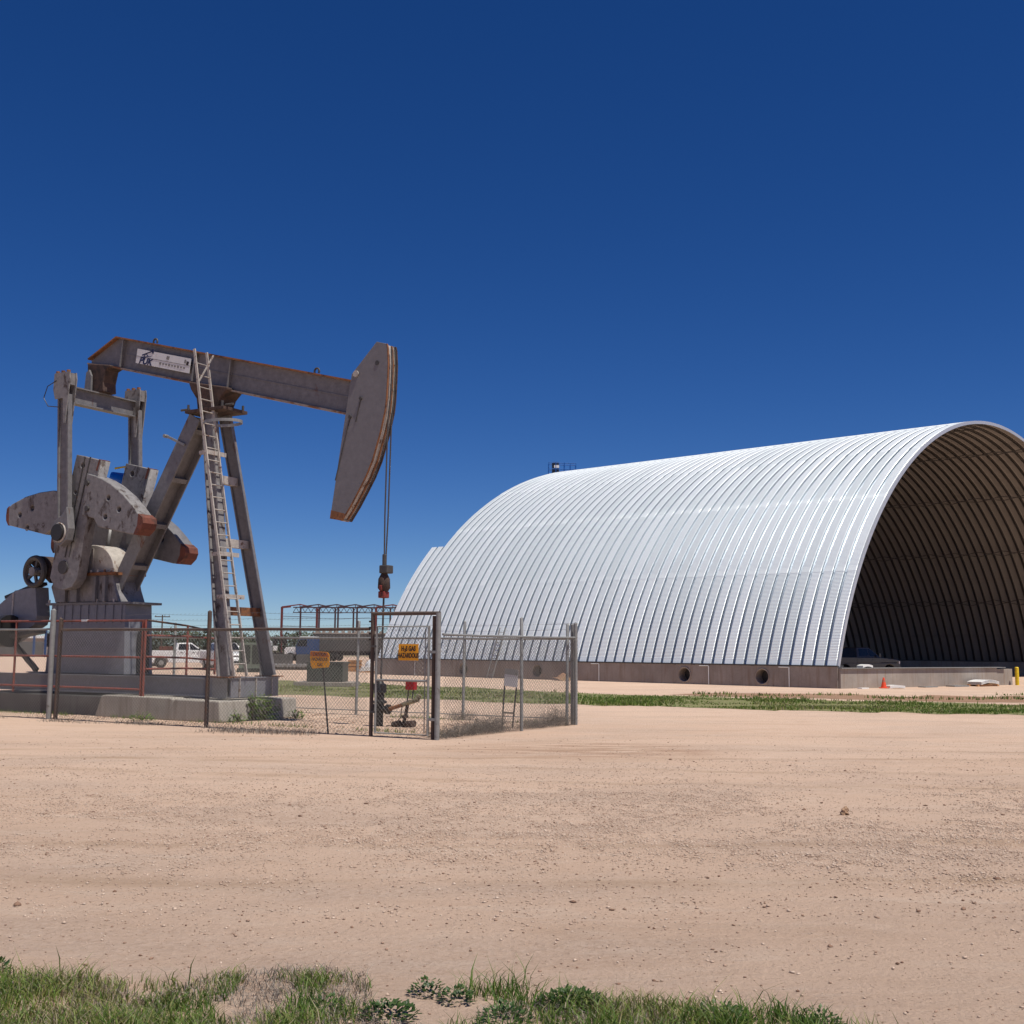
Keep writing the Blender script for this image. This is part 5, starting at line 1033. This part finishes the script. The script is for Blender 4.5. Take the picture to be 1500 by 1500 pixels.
edge = np.clip((np.interp(x, bx_, by_) - y) / .5, 0, 1)
h = (.03 + .095 * pch * rng.uniform(.4, 1.4, len(x))) * (1 + .25 * (rng.uniform(size=len(x)) < .06)); st_ = rng.uniform(size=len(x)) < .012; h[st_] = rng.uniform(.12, .22, st_.sum())
tone = np.clip(rng.normal(.54, .24, len(x)) + .7 * (vnoise(x * 1.5, y * 1.7, 63) - .5) + .3 * st_, 0, 1)
tag(blades('foreground_grass', np.c_[x, y, gz(x, y)], h, .95, .0062, 'grass', tone=tone), 'green and yellowing grass along the near edge of the yard', 'grass', kind='stuff')
n = 60000; x = rng.uniform(-4.2, 3.2, n); y = rng.uniform(3.8, 6.7, n); k = (y < np.interp(x, bx_, by_) + .04) & (vnoise(x * 2.2, y * 2.6, 64) + .4 * (np.exp(-((x + 1.0) / .45) ** 2)) > .5); x, y = x[k], y[k]
tag(blades('dry_thatch', np.c_[x, y, gz(x, y)], rng.uniform(.012, .07, len(x)), 1.8, .004, 'dry'), 'greyish dead thatch between the foreground grass tufts', 'grass', kind='stuff')
def weed(x, y, n, r_, size, label):
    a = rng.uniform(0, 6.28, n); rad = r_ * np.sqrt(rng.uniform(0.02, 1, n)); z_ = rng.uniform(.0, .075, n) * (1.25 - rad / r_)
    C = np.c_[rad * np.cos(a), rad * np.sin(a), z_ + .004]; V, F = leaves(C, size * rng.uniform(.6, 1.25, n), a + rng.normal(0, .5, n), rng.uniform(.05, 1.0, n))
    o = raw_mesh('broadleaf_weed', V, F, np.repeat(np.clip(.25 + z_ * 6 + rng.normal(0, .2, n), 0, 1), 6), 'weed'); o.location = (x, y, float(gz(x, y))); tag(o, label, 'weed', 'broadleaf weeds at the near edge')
weed(.30, 5.93, 456, .16, 0.034, 'largest broadleaf weed clump, dark green, right of centre at the bottom')
weed(-.40, 6.12, 144, .09, 0.031, 'small bright weed just right of the grassy mound')
weed(-.25, 5.98, 132, .085, 0.031, 'small weed standing alone on bare soil near the bottom centre')
weed(-.85, 5.78, 96, .08, 0.031, 'weed at the foot of the grassy mound, left of bottom centre')
weed(-.55, 5.66, 264, .13, 0.034, 'weed clump at the bottom edge below the grassy mound')
weed(-.02, 5.66, 192, .12, 0.031, 'weed clump at the bottom edge left of the largest clump')
weed(.98, 5.72, 264, .16, 0.031, 'weed clump in the grass at the bottom right')
weed(-2.72, 6.42, 168, .09, 0.037, 'dark weed at the bottom left edge of the picture')
weed(1.42, 5.62, 144, .1, 0.028, 'rightmost small weed on the bottom edge')
x = np.concatenate([rng.normal(.0, .07, 110), rng.normal(-.13, .06, 70)]); y = rng.normal(6.12, .06, 180)
tag(blades('grass_tuft', np.c_[x, y, gz(x, y)], rng.uniform(.03, .21, 180) * rng.uniform(.4, 1, 180), .9, .006, 'grass', tone=rng.uniform(.1, .7, 180)), 'tall spiky grass tuft between the small weeds and the largest clump', 'grass')
